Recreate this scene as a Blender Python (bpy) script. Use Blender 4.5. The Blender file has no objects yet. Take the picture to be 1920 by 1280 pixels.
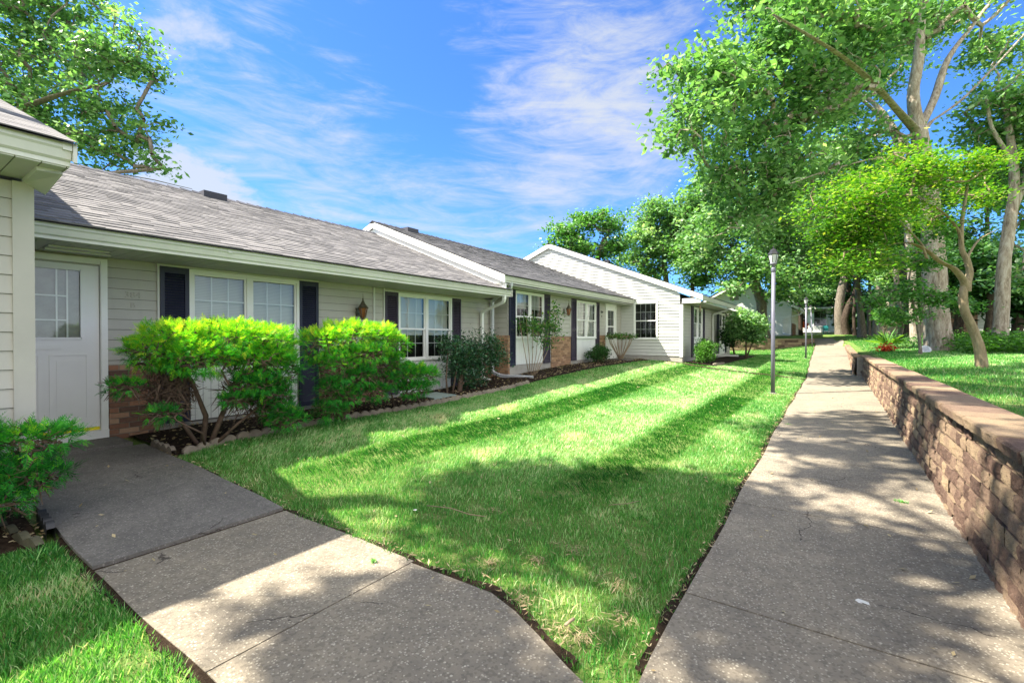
import bpy, math, random
import numpy as np
from mathutils import Vector, Matrix

# ------------------------------------------------------------------ camera, sky, sun, exposure
S = bpy.context.scene
C = S.collection
F, PITCH, YAW, H = 870.0, math.radians(.5), math.atan(600/870.0), 1.42
cam_d = bpy.data.cameras.new('camera'); cam = bpy.data.objects.new('camera', cam_d); C.objects.link(cam)
cam.location = (0, 0, H); cam.rotation_euler = (math.radians(90)-PITCH, 0, YAW)
cam_d.sensor_width = 36; cam_d.lens = 36*F/1920; cam_d.clip_start = .05; cam_d.clip_end = 2000
S.camera = cam
S.view_settings.view_transform = 'Standard'; S.view_settings.look = 'None'
S.view_settings.exposure = 1.97; S.view_settings.gamma = 1
SUND = Vector((.58, .41, -1)).normalized()
sun_d = bpy.data.lights.new('sun', 'SUN'); sun = bpy.data.objects.new('sun', sun_d); C.objects.link(sun)
sun_d.energy = 4.8; sun_d.angle = math.radians(.6); sun_d.color = (1, .93, .79)
sun.rotation_euler = SUND.to_track_quat('-Z', 'Y').to_euler(); sun.location = (-10, -10, 30)
ELEV = math.asin(-SUND.z); ROT = math.atan2(-SUND.x, -SUND.y) % (2*math.pi)

W = bpy.data.worlds.new('World'); S.world = W; W.use_nodes = True
nt = W.node_tree; N = nt.nodes; L = nt.links; N.clear()
def nd(tree, t, **kw):
    n = tree.nodes.new(t)
    for k, v in kw.items():
        if k.startswith('_'): setattr(n, k[1:], v)
        else: n.inputs[k.replace('__', ' ')].default_value = v
    return n
out = nd(nt, 'ShaderNodeOutputWorld'); bg = nd(nt, 'ShaderNodeBackground'); bg.inputs['Strength'].default_value = .15
sky = nd(nt, 'ShaderNodeTexSky'); sky.sky_type = 'NISHITA'; sky.sun_disc = False
sky.sun_elevation = ELEV; sky.sun_rotation = ROT; sky.air_density = 1.0; sky.dust_density = .3; sky.ozone_density = 2.0
tint = nd(nt, 'ShaderNodeMix', _data_type='RGBA', _blend_type='MULTIPLY'); tint.inputs[0].default_value = 1
tint.inputs[7].default_value = (.15, .30, .51, 1)
L.new(sky.outputs[0], tint.inputs[6])
tc = nd(nt, 'ShaderNodeTexCoord')
def wmath(op, a, b=None, clamp=False):
    n = nd(nt, 'ShaderNodeMath', _operation=op, _use_clamp=clamp)
    for i, q in enumerate((a, b)):
        if q is None: continue
        if isinstance(q, (int, float)): n.inputs[i].default_value = q
        else: L.new(q, n.inputs[i])
    return n.outputs[0]
sep = nd(nt, 'ShaderNodeSeparateXYZ'); L.new(tc.outputs['Generated'], sep.inputs[0])
zz = wmath('ADD', wmath('MAXIMUM', sep.outputs[2], 0.02), .12)
cx_ = wmath('DIVIDE', sep.outputs[0], zz); cy_ = wmath('DIVIDE', sep.outputs[1], zz)
cmb = nd(nt, 'ShaderNodeCombineXYZ'); L.new(cx_, cmb.inputs[0]); L.new(cy_, cmb.inputs[1])
def cloud_noise(rot, sc, scale, detail, dist, off=0):
    mp = nd(nt, 'ShaderNodeMapping'); mp.inputs['Rotation'].default_value = (0, 0, rot); mp.inputs['Scale'].default_value = sc
    mp.inputs['Location'].default_value = (off, off*.7, off)
    L.new(cmb.outputs[0], mp.inputs[0])
    n = nd(nt, 'ShaderNodeTexNoise', Scale=scale, Detail=detail, Roughness=.62, Distortion=dist); L.new(mp.outputs[0], n.inputs[0])
    return n.outputs[0]
def dirblob(px, py, w, wt):
    f = Vector((-math.sin(YAW), math.cos(YAW), 0)); r = Vector((math.cos(YAW), math.sin(YAW), 0))
    d = (f + r*((px-960)/F) + Vector((0, 0, (632-py)/F))).normalized()
    dp = nd(nt, 'ShaderNodeVectorMath', _operation='DOT_PRODUCT'); L.new(tc.outputs['Generated'], dp.inputs[0]); dp.inputs[1].default_value = d
    mr = nd(nt, 'ShaderNodeMapRange', _clamp=True, _interpolation_type='SMOOTHSTEP'); L.new(dp.outputs['Value'], mr.inputs[0])
    mr.inputs[1].default_value = math.cos(w); mr.inputs[2].default_value = 1; mr.inputs[3].default_value = 0; mr.inputs[4].default_value = wt
    return mr.outputs[0]
az = wmath('ARCTAN2', sep.outputs[0], sep.outputs[1]); el = wmath('ARCSINE', sep.outputs[2])
pol = nd(nt, 'ShaderNodeCombineXYZ'); L.new(wmath('ADD', wmath('MULTIPLY', az, 2.1), wmath('MULTIPLY', el, 1.2)), pol.inputs[0]); L.new(wmath('MULTIPLY', el, 8.5), pol.inputs[1])
def pn(scale, detail, dist, off):
    mp = nd(nt, 'ShaderNodeMapping'); mp.inputs['Location'].default_value = (off, off*.7, off); L.new(pol.outputs[0], mp.inputs[0])
    n = nd(nt, 'ShaderNodeTexNoise', Scale=scale, Detail=detail, Roughness=.66, Distortion=dist); L.new(mp.outputs[0], n.inputs[0]); return n.outputs[0]
wisp = pn(1.25, 10, 1.1, 1.7); wisp2 = pn(3.2, 10, .8, 5.2)
puff = cloud_noise(0, (1, 1, 1), 3.2, 8, .2, 7.1)
bias = None
for b in [(1130, 70, .24, .07), (1210, 190, .24, .10), (960, 55, .18, .08), (1130, 280, .22, .09), (980, 230, .16, .05), (930, 400, .26, .12), (640, 400, .26, .08), (500, 170, .32, .10), (760, 240, .25, .04), (600, 60, .25, .03), (700, 130, .2, -.06), (800, 320, .2, -.04)]:
    o = dirblob(*b); bias = o if bias is None else wmath('ADD', bias, o)
base = wmath('ADD', wmath('MULTIPLY', wisp, .55), wmath('MULTIPLY', wisp2, .45))
cl1 = nd(nt, 'ShaderNodeMapRange', _clamp=True, _interpolation_type='SMOOTHSTEP'); L.new(wmath('ADD', base, bias), cl1.inputs[0])
cl1.inputs[1].default_value = .52; cl1.inputs[2].default_value = .88; cl1.inputs[3].default_value = .02; cl1.inputs[4].default_value = .9
pb = wmath('ADD', dirblob(310, 30, .13, .22), wmath('ADD', dirblob(380, 90, .10, .16), wmath('ADD', dirblob(365, 385, .14, .55), dirblob(60, 70, .2, .04))))
cl2 = nd(nt, 'ShaderNodeMapRange', _clamp=True, _interpolation_type='SMOOTHSTEP'); L.new(wmath('ADD', wmath('MULTIPLY', puff, 1.0), pb), cl2.inputs[0])
cl2.inputs[1].default_value = .70; cl2.inputs[2].default_value = .95; cl2.inputs[3].default_value = 0; cl2.inputs[4].default_value = .85
dpb = nd(nt, 'ShaderNodeVectorMath', _operation='DOT_PRODUCT'); L.new(tc.outputs['Generated'], dpb.inputs[0]); dpb.inputs[1].default_value = Vector((.62, -.62, .48)).normalized()  # unseen bright cloud bank added behind the viewer to fill the shade
mrb = nd(nt, 'ShaderNodeMapRange', _clamp=True, _interpolation_type='SMOOTHSTEP'); L.new(dpb.outputs['Value'], mrb.inputs[0]); mrb.inputs[1].default_value = .05; mrb.inputs[2].default_value = .75; mrb.inputs[3].default_value = 0; mrb.inputs[4].default_value = .92
clm = wmath('MAXIMUM', cl1.outputs[0], cl2.outputs[0])
mixc = nd(nt, 'ShaderNodeMix', _data_type='RGBA'); L.new(clm, mixc.inputs[0]); L.new(tint.outputs[2], mixc.inputs[6]); mixc.inputs[7].default_value = (1.35, 1.42, 1.52, 1)
mixr = nd(nt, 'ShaderNodeMix', _data_type='RGBA'); L.new(wmath('MULTIPLY', mrb.outputs[0], wmath('ADD', wmath('MULTIPLY', puff, .5), .72), True), mixr.inputs[0]); L.new(mixc.outputs[2], mixr.inputs[6]); mixr.inputs[7].default_value = (4.4, 4.35, 4.3, 1)
L.new(mixr.outputs[2], bg.inputs[0]); L.new(bg.outputs[0], out.inputs[0])

# ------------------------------------------------------------------ helpers
RNG = np.random.default_rng(7); random.seed(7)
FW = Vector((-math.sin(YAW)*math.cos(PITCH), math.cos(YAW)*math.cos(PITCH), -math.sin(PITCH)))
RT = Vector((math.cos(YAW), math.sin(YAW), 0)); UP = RT.cross(FW)
def P(px, py, D):            # point at depth D that the photograph shows at (px, py)
    v = FW + RT*((px-960)/F) + UP*((640-py)/F)
    return Vector((0, 0, H)) + v*D

def tag(o, label=None, cat=None, group=None, kind=None):
    if label: o['label'] = label
    if cat: o['category'] = cat
    if group: o['group'] = group
    if kind: o['kind'] = kind
    return o
def link(o, parent=None):
    C.objects.link(o)
    if parent is not None:
        o.parent = parent; o.matrix_parent_inverse = PINV.get(parent.name, Matrix.Identity(4))
    return o
PINV = {}
def thing(name, label, cat, loc, group=None):
    o = bpy.data.objects.new(name, None); C.objects.link(o); o.location = loc; o.empty_display_size = .2
    PINV[o.name] = Matrix.Translation(-Vector(loc))
    return tag(o, label, cat, group)
def mesh_np(name, verts, faces_loops, loop_start, loop_total, mat, parent=None, v=None, smooth=False):
    me = bpy.data.meshes.new(name)
    me.vertices.add(len(verts)); me.vertices.foreach_set('co', np.asarray(verts, dtype=np.float32).ravel())
    me.loops.add(len(faces_loops)); me.loops.foreach_set('vertex_index', np.asarray(faces_loops, dtype=np.int32))
    me.polygons.add(len(loop_start)); me.polygons.foreach_set('loop_start', np.asarray(loop_start, dtype=np.int32))
    me.polygons.foreach_set('loop_total', np.asarray(loop_total, dtype=np.int32))
    if smooth: me.polygons.foreach_set('use_smooth', np.ones(len(loop_start), dtype=bool))
    if v is not None:
        a = me.attributes.new('v', 'FLOAT', 'FACE'); a.data.foreach_set('value', np.asarray(v, dtype=np.float32))
    me.update(calc_edges=True); me.validate()
    for m in (mat if isinstance(mat, (list, tuple)) else [mat]): me.materials.append(m)
    return link(bpy.data.objects.new(name, me), parent)
def quads_np(name, V4, mat, parent=None, v=None, n=4):
    """V4: (k, n, 3) array of separate n-gons"""
    k = len(V4)
    return mesh_np(name, V4.reshape(-1, 3), np.arange(k*n), np.arange(k)*n, np.full(k, n), mat, parent, v)
class MB:
    def __init__(s): s.v = []; s.f = []; s.c = []; s.sm = []
    def face(s, pts, c=None, sm=False):
        i = len(s.v); s.v += [tuple(p) for p in pts]; s.f.append(list(range(i, i+len(pts)))); s.c.append(random.random() if c is None else c); s.sm.append(sm)
    def grid(s, vs, fs, c=None, sm=True):
        i = len(s.v); s.v += [tuple(p) for p in vs]; c = random.random() if c is None else c
        for f in fs: s.f.append([i+q for q in f]); s.c.append(c); s.sm.append(sm)
    def box(s, x0, x1, y0, y1, z0, z1, c=None):
        vs = [(x, y, z) for x in (x0, x1) for y in (y0, y1) for z in (z0, z1)]
        s.grid(vs, [(0, 1, 3, 2), (4, 6, 7, 5), (0, 4, 5, 1), (2, 3, 7, 6), (0, 2, 6, 4), (1, 5, 7, 3)], c, False)
    def bw(s, fr, u0, u1, w0, w1, z0, z1, c=None):
        vs = [fr(u, w, z) for u in (u0, u1) for w in (w0, w1) for z in (z0, z1)]
        s.grid(vs, [(0, 1, 3, 2), (4, 6, 7, 5), (0, 4, 5, 1), (2, 3, 7, 6), (0, 2, 6, 4), (1, 5, 7, 3)], c, False)
    def tube(s, pts, rad, n=8, c=None, cap=True, sm=True, rot=0, jit=0):
        pts = [Vector(p) for p in pts]
        if isinstance(rad, (int, float)): rad = [rad]*len(pts)
        vs = []; prev = None
        for i, p in enumerate(pts):
            t = (pts[min(i+1, len(pts)-1)]-pts[max(i-1, 0)]).normalized()
            if prev is None:
                a = Vector((0, 0, 1)) if abs(t.z) < .9 else Vector((1, 0, 0)); x = t.cross(a).normalized()
            else: x = (prev-t*prev.dot(t)).normalized()
            prev = x; y = t.cross(x)
            for k in range(n):
                q = 2*math.pi*k/n+rot; r = rad[i]*(1+random.uniform(-jit, jit))
                vs.append(p+(x*math.cos(q)+y*math.sin(q))*r)
        fs = [(i*n+k, i*n+(k+1) % n, (i+1)*n+(k+1) % n, (i+1)*n+k) for i in range(len(pts)-1) for k in range(n)]
        if cap: fs += [tuple(range(n))[::-1], tuple(range((len(pts)-1)*n, len(pts)*n))]
        s.grid(vs, fs, c, sm)
    def lathe(s, o, prof, n=12, c=None, sm=True, rot=0):
        vs = [(o[0]+r*math.cos(2*math.pi*k/n+rot), o[1]+r*math.sin(2*math.pi*k/n+rot), o[2]+z) for r, z in prof for k in range(n)]
        fs = [(i*n+k, i*n+(k+1) % n, (i+1)*n+(k+1) % n, (i+1)*n+k) for i in range(len(prof)-1) for k in range(n)]
        fs += [tuple(range(n))[::-1], tuple(range((len(prof)-1)*n, len(prof)*n))]
        s.grid(vs, fs, c, sm)
    def build(s, name, mat, parent=None):
        lens = [len(f) for f in s.f]; st = np.concatenate([[0], np.cumsum(lens)[:-1]])
        o = mesh_np(name, np.array(s.v), np.concatenate([np.array(f) for f in s.f]), st, lens, mat, parent, s.c)
        o.data.polygons.foreach_set('use_smooth', np.array(s.sm, dtype=bool))
        if getattr(s, 'J', None): s.J.build('siding_shade_line', M['lap_shade'], o)
        return o
def frx(X0): return lambda u, w, z: (X0+w, u, z)       # wall facing +X, u = Y
def fry(Y0): return lambda u, w, z: (u, Y0-w, z)       # wall facing -Y, u = X

# ------------------------------------------------------------------ materials
def newmat(name):
    m = bpy.data.materials.new(name); m.use_nodes = True
    t = m.node_tree; b = t.nodes['Principled BSDF']; return m, t, b
def ramp(t, fac, stops):
    r = nd(t, 'ShaderNodeValToRGB'); e = r.color_ramp.elements
    while len(e) < len(stops): e.new(.5)
    for i, (p, c) in enumerate(stops): e[i].position = p; e[i].color = (*c, 1)
    t.links.new(fac, r.inputs[0]); return r.outputs[0]
def noise(t, scale, detail=4, rough=.6, vec=None, dist=0):
    n = nd(t, 'ShaderNodeTexNoise', Scale=scale, Detail=detail, Roughness=rough, Distortion=dist)
    if vec is None: vec = nd(t, 'ShaderNodeTexCoord').outputs['Object']
    t.links.new(vec, n.inputs[0]); return n.outputs[0]
def attr(t): return nd(t, 'ShaderNodeAttribute', _attribute_name='v').outputs['Fac']
def mixc_(t, fac, a, b, mode='MIX'):
    m = nd(t, 'ShaderNodeMix', _data_type='RGBA', _blend_type=mode)
    for i, q in ((0, fac), (6, a), (7, b)):
        if isinstance(q, (int, float)): m.inputs[i].default_value = q
        elif isinstance(q, tuple): m.inputs[i].default_value = (*q, 1)
        else: t.links.new(q, m.inputs[i])
    return m.outputs[2]
def mth(t, op, a, b=0.0, clamp=False):
    m = nd(t, 'ShaderNodeMath', _operation=op, _use_clamp=clamp)
    for i, q in ((0, a), (1, b)):
        if isinstance(q, (int, float)): m.inputs[i].default_value = q
        else: t.links.new(q, m.inputs[i])
    return m.outputs[0]
def bump(t, b, h, strength=.3, dist=.01):
    n = nd(t, 'ShaderNodeBump', Strength=strength, Distance=dist); t.links.new(h, n.inputs['Height']); t.links.new(n.outputs[0], b.inputs['Normal'])
def paint(name, c1, c2, rough=.55, nscale=3, dirt=.0, spec=.4, bm=.1, metal=0):
    m, t, b = newmat(name); n = noise(t, nscale, 6, .65)
    c = ramp(t, n, [(.3, c1), (.7, c2)])
    if dirt:
        tcn = nd(t, 'ShaderNodeTexCoord'); mp = nd(t, 'ShaderNodeMapping'); mp.inputs['Scale'].default_value = (9, 9, 1.2); t.links.new(tcn.outputs['Object'], mp.inputs[0])
        d = noise(t, 1.3, 7, .7, mp.outputs[0]); d = mth(t, 'MULTIPLY', mth(t, 'SUBTRACT', d, .5, True), dirt*5, True)
        c = mixc_(t, d, c, tuple(q*.55 for q in c1))
    t.links.new(c, b.inputs['Base Color']); b.inputs['Roughness'].default_value = rough; b.inputs['Specular IOR Level'].default_value = spec; b.inputs['Metallic'].default_value = metal
    if bm: bump(t, b, noise(t, 90, 3), bm, .004)
    return m
def leafmat(name, stops, transl=.35, rough=.55, spec=.25):
    m, t, b = newmat(name); c = ramp(t, attr(t), stops)
    t.links.new(c, b.inputs['Base Color']); b.inputs['Roughness'].default_value = rough; b.inputs['Specular IOR Level'].default_value = spec
    tr = nd(t, 'ShaderNodeBsdfTranslucent'); cc = mixc_(t, 1.0, c, (1.3, 1.5, .6), 'MULTIPLY'); t.links.new(cc, tr.inputs[0])
    ms = nd(t, 'ShaderNodeMixShader'); ms.inputs[0].default_value = transl
    t.links.new(b.outputs[0], ms.inputs[1]); t.links.new(tr.outputs[0], ms.inputs[2]); t.links.new(ms.outputs[0], t.nodes['Material Output'].inputs[0])
    return m
M = {}
M['siding'] = paint('siding_shade_tone', (.375, .36, .32), (.435, .42, .37), .6, 2, .10)  # facade siding; eave shade and green bounce mixed into its colour
M['siding_w'] = paint('siding_white', (.50, .50, .47), (.57, .57, .53), .6, 2, .06)  # lighter tone of the siding for the sunlit gables; far houses share it
M['trim'] = paint('trim_cream', (.50, .50, .465), (.58, .58, .54), .5, 2, .10)
M['white'] = paint('white_vinyl', (.72, .72, .69), (.80, .80, .77), .45, 2, .03, bm=.04)
M['soffit'] = paint('soffit_cream', (.44, .44, .41), (.50, .50, .46), .6, 2, .06)
M['door'] = paint('door_white', (.72, .715, .71), (.78, .775, .77), .4, 2, .02, bm=.03)
M['navy'] = paint('shutter_navy', (.012, .014, .034), (.022, .024, .050), .5, 4)
M['plum'] = paint('shutter_plum', (.035, .026, .045), (.05, .038, .06), .55, 4)
M['found'] = paint('foundation', (.30, .28, .25), (.42, .40, .36), .9, 3, .2, bm=.4)
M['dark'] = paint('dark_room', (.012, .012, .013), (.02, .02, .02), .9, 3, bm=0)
M['yellow'] = paint('yellow_strip', (.75, .62, .02), (.8, .68, .03), .5, 3, bm=0)
M['brassy'] = paint('aged_brass', (.10, .085, .06), (.17, .15, .11), .4, 8, bm=.1, metal=.6)
M['iron'] = paint('dark_iron', (.02, .02, .022), (.035, .035, .04), .45, 8, metal=.2)
M['polegrey'] = paint('pole_grey', (.12, .12, .16), (.17, .17, .21), .45, 6, .05, metal=.2)
M['slate'] = paint('grey_green_slab', (.20, .25, .23), (.26, .31, .28), .8, 5, bm=.3)
M['teal'] = paint('teal_plastic', (.02, .20, .21), (.03, .25, .27), .4, 5, bm=0)
M['chrome'] = paint('nickel', (.5, .5, .5), (.6, .6, .6), .25, 5, bm=0, metal=1)
M['plaque'] = paint('plaque_white', (.72, .72, .76), (.78, .78, .82), .4, 5, bm=0)
M['ink'] = paint('dark_lettering', (.06, .06, .14), (.08, .08, .18), .5, 5, bm=0)
M['lap_shade'] = paint('siding_joint_shade', (.13, .13, .11), (.19, .19, .16), .9, 6, bm=0)  # shadow lines under the siding laps, painted as a dark colour
M['numgrey'] = paint('numeral_paint', (.30, .29, .25), (.33, .32, .28), .6, 5, bm=0)
M['galv'] = paint('galvanised', (.5, .52, .56), (.62, .64, .68), .35, 6, .05, metal=.3, bm=.05)
def glassmat():
    m, t, b = newmat('window_glass'); t.nodes.remove(b)
    gl = nd(t, 'ShaderNodeBsdfGlossy', Roughness=.02); gl.inputs[0].default_value = (.95, .97, 1, 1)
    tr = nd(t, 'ShaderNodeBsdfTransparent'); tr.inputs[0].default_value = (.80, .84, .82, 1)
    fr = nd(t, 'ShaderNodeFresnel', IOR=1.52); ms = nd(t, 'ShaderNodeMixShader')
    f2 = mth(t, 'MULTIPLY', fr.outputs[0], 1.5, True)
    bp = nd(t, 'ShaderNodeBump', Strength=.12, Distance=.01); t.links.new(noise(t, 5, 2), bp.inputs['Height'])
    t.links.new(bp.outputs[0], gl.inputs['Normal'])
    t.links.new(f2, ms.inputs[0]); t.links.new(tr.outputs[0], ms.inputs[1]); t.links.new(gl.outputs[0], ms.inputs[2]); t.links.new(ms.outputs[0], t.nodes['Material Output'].inputs[0])
    return m
M['glass'] = glassmat()
m, t, b = newmat('amber_glass'); b.inputs['Base Color'].default_value = (.32, .13, .05, 1); b.inputs['Roughness'].default_value = .15; b.inputs['Transmission Weight'].default_value = .4; M['amber'] = m
m, t, b = newmat('frosted_glass'); b.inputs['Base Color'].default_value = (.85, .86, .84, 1); b.inputs['Roughness'].default_value = .2; b.inputs['Transmission Weight'].default_value = .3; M['frost'] = m
def blindmat():
    m, t, b = newmat('window_blind'); g = nd(t, 'ShaderNodeTexCoord'); w = nd(t, 'ShaderNodeTexWave', Scale=14, Distortion=.3); w.bands_direction = 'Z'
    t.links.new(g.outputs['Object'], w.inputs[0]); c = ramp(t, w.outputs[1], [(.2, (.50, .48, .44)), (.6, (.64, .62, .57))])
    t.links.new(c, b.inputs['Base Color']); b.inputs['Roughness'].default_value = .7; return m
M['blind'] = blindmat(); M['curtain'] = paint('sheer_curtain', (.32, .31, .29), (.44, .43, .40), .8, 6, bm=0)
def beadmat():
    m, t, b = newmat('beadboard_panel'); g = nd(t, 'ShaderNodeTexCoord'); sp = nd(t, 'ShaderNodeSeparateXYZ'); t.links.new(g.outputs['Object'], sp.inputs[0])
    s = mth(t, 'FRACT', mth(t, 'MULTIPLY', mth(t, 'ADD', sp.outputs[0], sp.outputs[1]), 10.0)); lt = mth(t, 'LESS_THAN', s, .10)
    c = mixc_(t, lt, ramp(t, noise(t, 3, 6), [(.3, (.68, .69, .66)), (.7, (.76, .77, .74))]), (.42, .43, .42)); t.links.new(c, b.inputs['Base Color'])
    bump(t, b, mth(t, 'SUBTRACT', 1.0, lt), .6, .01); b.inputs['Roughness'].default_value = .5; return m
M['bead'] = beadmat()
def shinglemat(name, stops):
    m, t, b = newmat(name); g = nd(t, 'ShaderNodeTexCoord'); sp = nd(t, 'ShaderNodeSeparateXYZ'); t.links.new(g.outputs['Object'], sp.inputs[0])
    cb = nd(t, 'ShaderNodeCombineXYZ'); t.links.new(sp.outputs[1], cb.inputs[0]); t.links.new(mth(t, 'MULTIPLY', sp.outputs[0], 1.0), cb.inputs[1])
    br = nd(t, 'ShaderNodeTexBrick', Scale=1); br.inputs['Brick Width'].default_value = .32; br.inputs['Row Height'].default_value = .13; br.inputs['Mortar Size'].default_value = .004
    br.inputs['Color1'].default_value = (0, 0, 0, 1); br.inputs['Color2'].default_value = (1, 1, 1, 1); br.inputs['Mortar'].default_value = (.1, .1, .1, 1); br.inputs['Bias'].default_value = 0
    t.links.new(cb.outputs[0], br.inputs[0]); bwn = nd(t, 'ShaderNodeRGBToBW'); t.links.new(br.outputs[0], bwn.inputs[0])
    f = mth(t, 'ADD', mth(t, 'MULTIPLY', noise(t, 3.5, 4, .7), .25), mth(t, 'ADD', mth(t, 'MULTIPLY', noise(t, 70, 4, .8), .45), mth(t, 'MULTIPLY', attr(t), .32)))
    c = ramp(t, f, stops); c = mixc_(t, mth(t, 'MULTIPLY', noise(t, .8, 5), .55), c, tuple(q*.8 for q in stops[1][1]))
    t.links.new(c, b.inputs['Base Color']); b.inputs['Roughness'].default_value = .92; bump(t, b, f, .6, .01); return m
M['shingle'] = shinglemat('roof_shingles', [(.28, (.066, .063, .068)), (.5, (.135, .127, .131)), (.72, (.245, .23, .228))])
M['shingle2'] = shinglemat('roof_shingles_dark', [(.28, (.045, .044, .052)), (.5, (.09, .087, .095)), (.72, (.165, .16, .167))])
m, t, b = newmat('ridge_cap'); c = ramp(t, attr(t), [(0, (.02, .022, .035)), (1, (.06, .06, .08))]); t.links.new(c, b.inputs['Base Color']); b.inputs['Roughness'].default_value = .85; M['ridge'] = m
def brickmat(name, st):
    m, t, b = newmat(name); n = noise(t, 25, 5, .7); f = mth(t, 'ADD', mth(t, 'MULTIPLY', attr(t), .75), mth(t, 'MULTIPLY', n, .3))
    c = ramp(t, f, st); t.links.new(c, b.inputs['Base Color']); b.inputs['Roughness'].default_value = .88; bump(t, b, noise(t, 120, 4, .7), .5, .006); return m
M['brick'] = brickmat('red_brown_brick', [(.1, (.07, .045, .038)), (.35, (.21, .10, .062)), (.65, (.33, .16, .095)), (.95, (.40, .26, .17))])
M['brick_o'] = brickmat('orange_brick', [(.1, (.18, .10, .055)), (.5, (.32, .18, .095)), (.95, (.42, .26, .15))])
M['mortar'] = paint('mortar', (.22, .19, .16), (.30, .27, .23), .95, 20)
def blockmat():
    m, t, b = newmat('split_face_block'); n = noise(t, 22, 6, .75); n2 = noise(t, 5, 4)
    f = mth(t, 'ADD', mth(t, 'MULTIPLY', attr(t), .45), mth(t, 'ADD', mth(t, 'MULTIPLY', n, .38), mth(t, 'MULTIPLY', n2, .28)))
    c = ramp(t, f, [(.28, (.11, .07, .058)), (.45, (.25, .16, .12)), (.6, (.39, .27, .19)), (.8, (.54, .40, .25))])
    t.links.new(c, b.inputs['Base Color']); b.inputs['Roughness'].default_value = .95; b.inputs['Specular IOR Level'].default_value = .15
    pit = mth(t, 'GREATER_THAN', noise(t, 110, 3, .7), .60); c = mixc_(t, mth(t, 'MULTIPLY', pit, .55), c, (.06, .042, .035)); sp_ = mth(t, 'GREATER_THAN', noise(t, 85, 3, .7), .64); c = mixc_(t, mth(t, 'MULTIPLY', sp_, .4), c, (.62, .5, .36)); t.links.new(c, b.inputs['Base Color'])
    bump(t, b, mth(t, 'ADD', mth(t, 'MULTIPLY', noise(t, 95, 5, .9), 1.4), noise(t, 30, 4)), 1.0, .03); return m
M['block'] = blockmat()
def concmat(name, base, dark, speck, stain=.35, sp=1.0):
    m, t, b = newmat(name); n = noise(t, 1.1, 7, .7, dist=.4); n2 = noise(t, 9, 6, .7)
    c = ramp(t, mth(t, 'ADD', mth(t, 'MULTIPLY', n, .6), mth(t, 'MULTIPLY', n2, .4)), [(.35, dark), (.62, base)])
    v1 = nd(t, 'ShaderNodeTexVoronoi', Scale=85, Randomness=1); g = nd(t, 'ShaderNodeTexCoord'); t.links.new(g.outputs['Object'], v1.inputs[0])
    bwn = nd(t, 'ShaderNodeRGBToBW'); t.links.new(v1.outputs['Color'], bwn.inputs[0])
    lt = mth(t, 'MULTIPLY', mth(t, 'MULTIPLY', mth(t, 'GREATER_THAN', bwn.outputs[0], .70), mth(t, 'LESS_THAN', v1.outputs['Distance'], .42)), sp)
    c = mixc_(t, mth(t, 'MULTIPLY', lt, .75), c, speck)
    dk = mth(t, 'MULTIPLY', mth(t, 'LESS_THAN', bwn.outputs[0], .30), .45*sp); c = mixc_(t, dk, c, tuple(q*.5 for q in dark))
    v2 = nd(t, 'ShaderNodeTexVoronoi', Scale=26, Randomness=1); t.links.new(g.outputs['Object'], v2.inputs[0])
    b2 = nd(t, 'ShaderNodeRGBToBW'); t.links.new(v2.outputs['Color'], b2.inputs[0])
    big = mth(t, 'MULTIPLY', mth(t, 'GREATER_THAN', b2.outputs[0], .80), mth(t, 'LESS_THAN', v2.outputs['Distance'], .16)); c = mixc_(t, mth(t, 'MULTIPLY', big, .8*sp), c, tuple(min(1, q*1.2) for q in speck))
    vc = nd(t, 'ShaderNodeTexVoronoi', _feature='DISTANCE_TO_EDGE', Scale=.55); gd = nd(t, 'ShaderNodeVectorMath', _operation='ADD'); nz = nd(t, 'ShaderNodeTexNoise', Scale=3.5, Detail=6); t.links.new(g.outputs['Object'], nz.inputs[0])
    sc_ = nd(t, 'ShaderNodeVectorMath', _operation='SCALE'); t.links.new(nz.outputs['Color'], sc_.inputs[0]); sc_.inputs['Scale'].default_value = .35; t.links.new(g.outputs['Object'], gd.inputs[0]); t.links.new(sc_.outputs[0], gd.inputs[1]); t.links.new(gd.outputs[0], vc.inputs[0])
    ck = mth(t, 'MULTIPLY', mth(t, 'LESS_THAN', vc.outputs['Distance'], .0022), mth(t, 'GREATER_THAN', noise(t, .9, 2), .53))
    c = mixc_(t, mth(t, 'MULTIPLY', ck, .8), c, (.04, .03, .025))
    stn = mth(t, 'MULTIPLY', mth(t, 'SUBTRACT', noise(t, 2.3, 5, .6, dist=.8), .56, True), 4.5, True); c = mixc_(t, mth(t, 'MULTIPLY', stn, .35), c, tuple(q*.55 for q in dark))
    wst = mth(t, 'MULTIPLY', mth(t, 'SUBTRACT', noise(t, 3.1, 6, .75, dist=1.5), .66, True), 9, True); c = mixc_(t, mth(t, 'MULTIPLY', wst, .4), c, speck)
    t.links.new(c, b.inputs['Base Color']); b.inputs['Roughness'].default_value = .9; b.inputs['Specular IOR Level'].default_value = .25
    hh = mth(t, 'ADD', mth(t, 'MULTIPLY', v1.outputs['Distance'], .8), noise(t, 160, 4, .8)); bump(t, b, hh, .55*max(sp, .35), .008); return m
M['conc'] = concmat('aggregate_concrete', (.262, .222, .165), (.155, .134, .108), (.47, .42, .33), sp=.8)
M['conc_s'] = concmat('smooth_concrete', (.18, .162, .142), (.10, .092, .082), (.34, .315, .28), sp=.6)
m, t, b = newmat('soil'); n = noise(t, 18, 8, .8); c = ramp(t, n, [(.35, (.022, .014, .009)), (.55, (.06, .04, .026)), (.72, (.13, .09, .06))]); t.links.new(c, b.inputs['Base Color']); b.inputs['Roughness'].default_value = 1; b.inputs['Specular IOR Level'].default_value = .1; bump(t, b, noise(t, 60, 8, .85), 1, .03); M['soil'] = m
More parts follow.
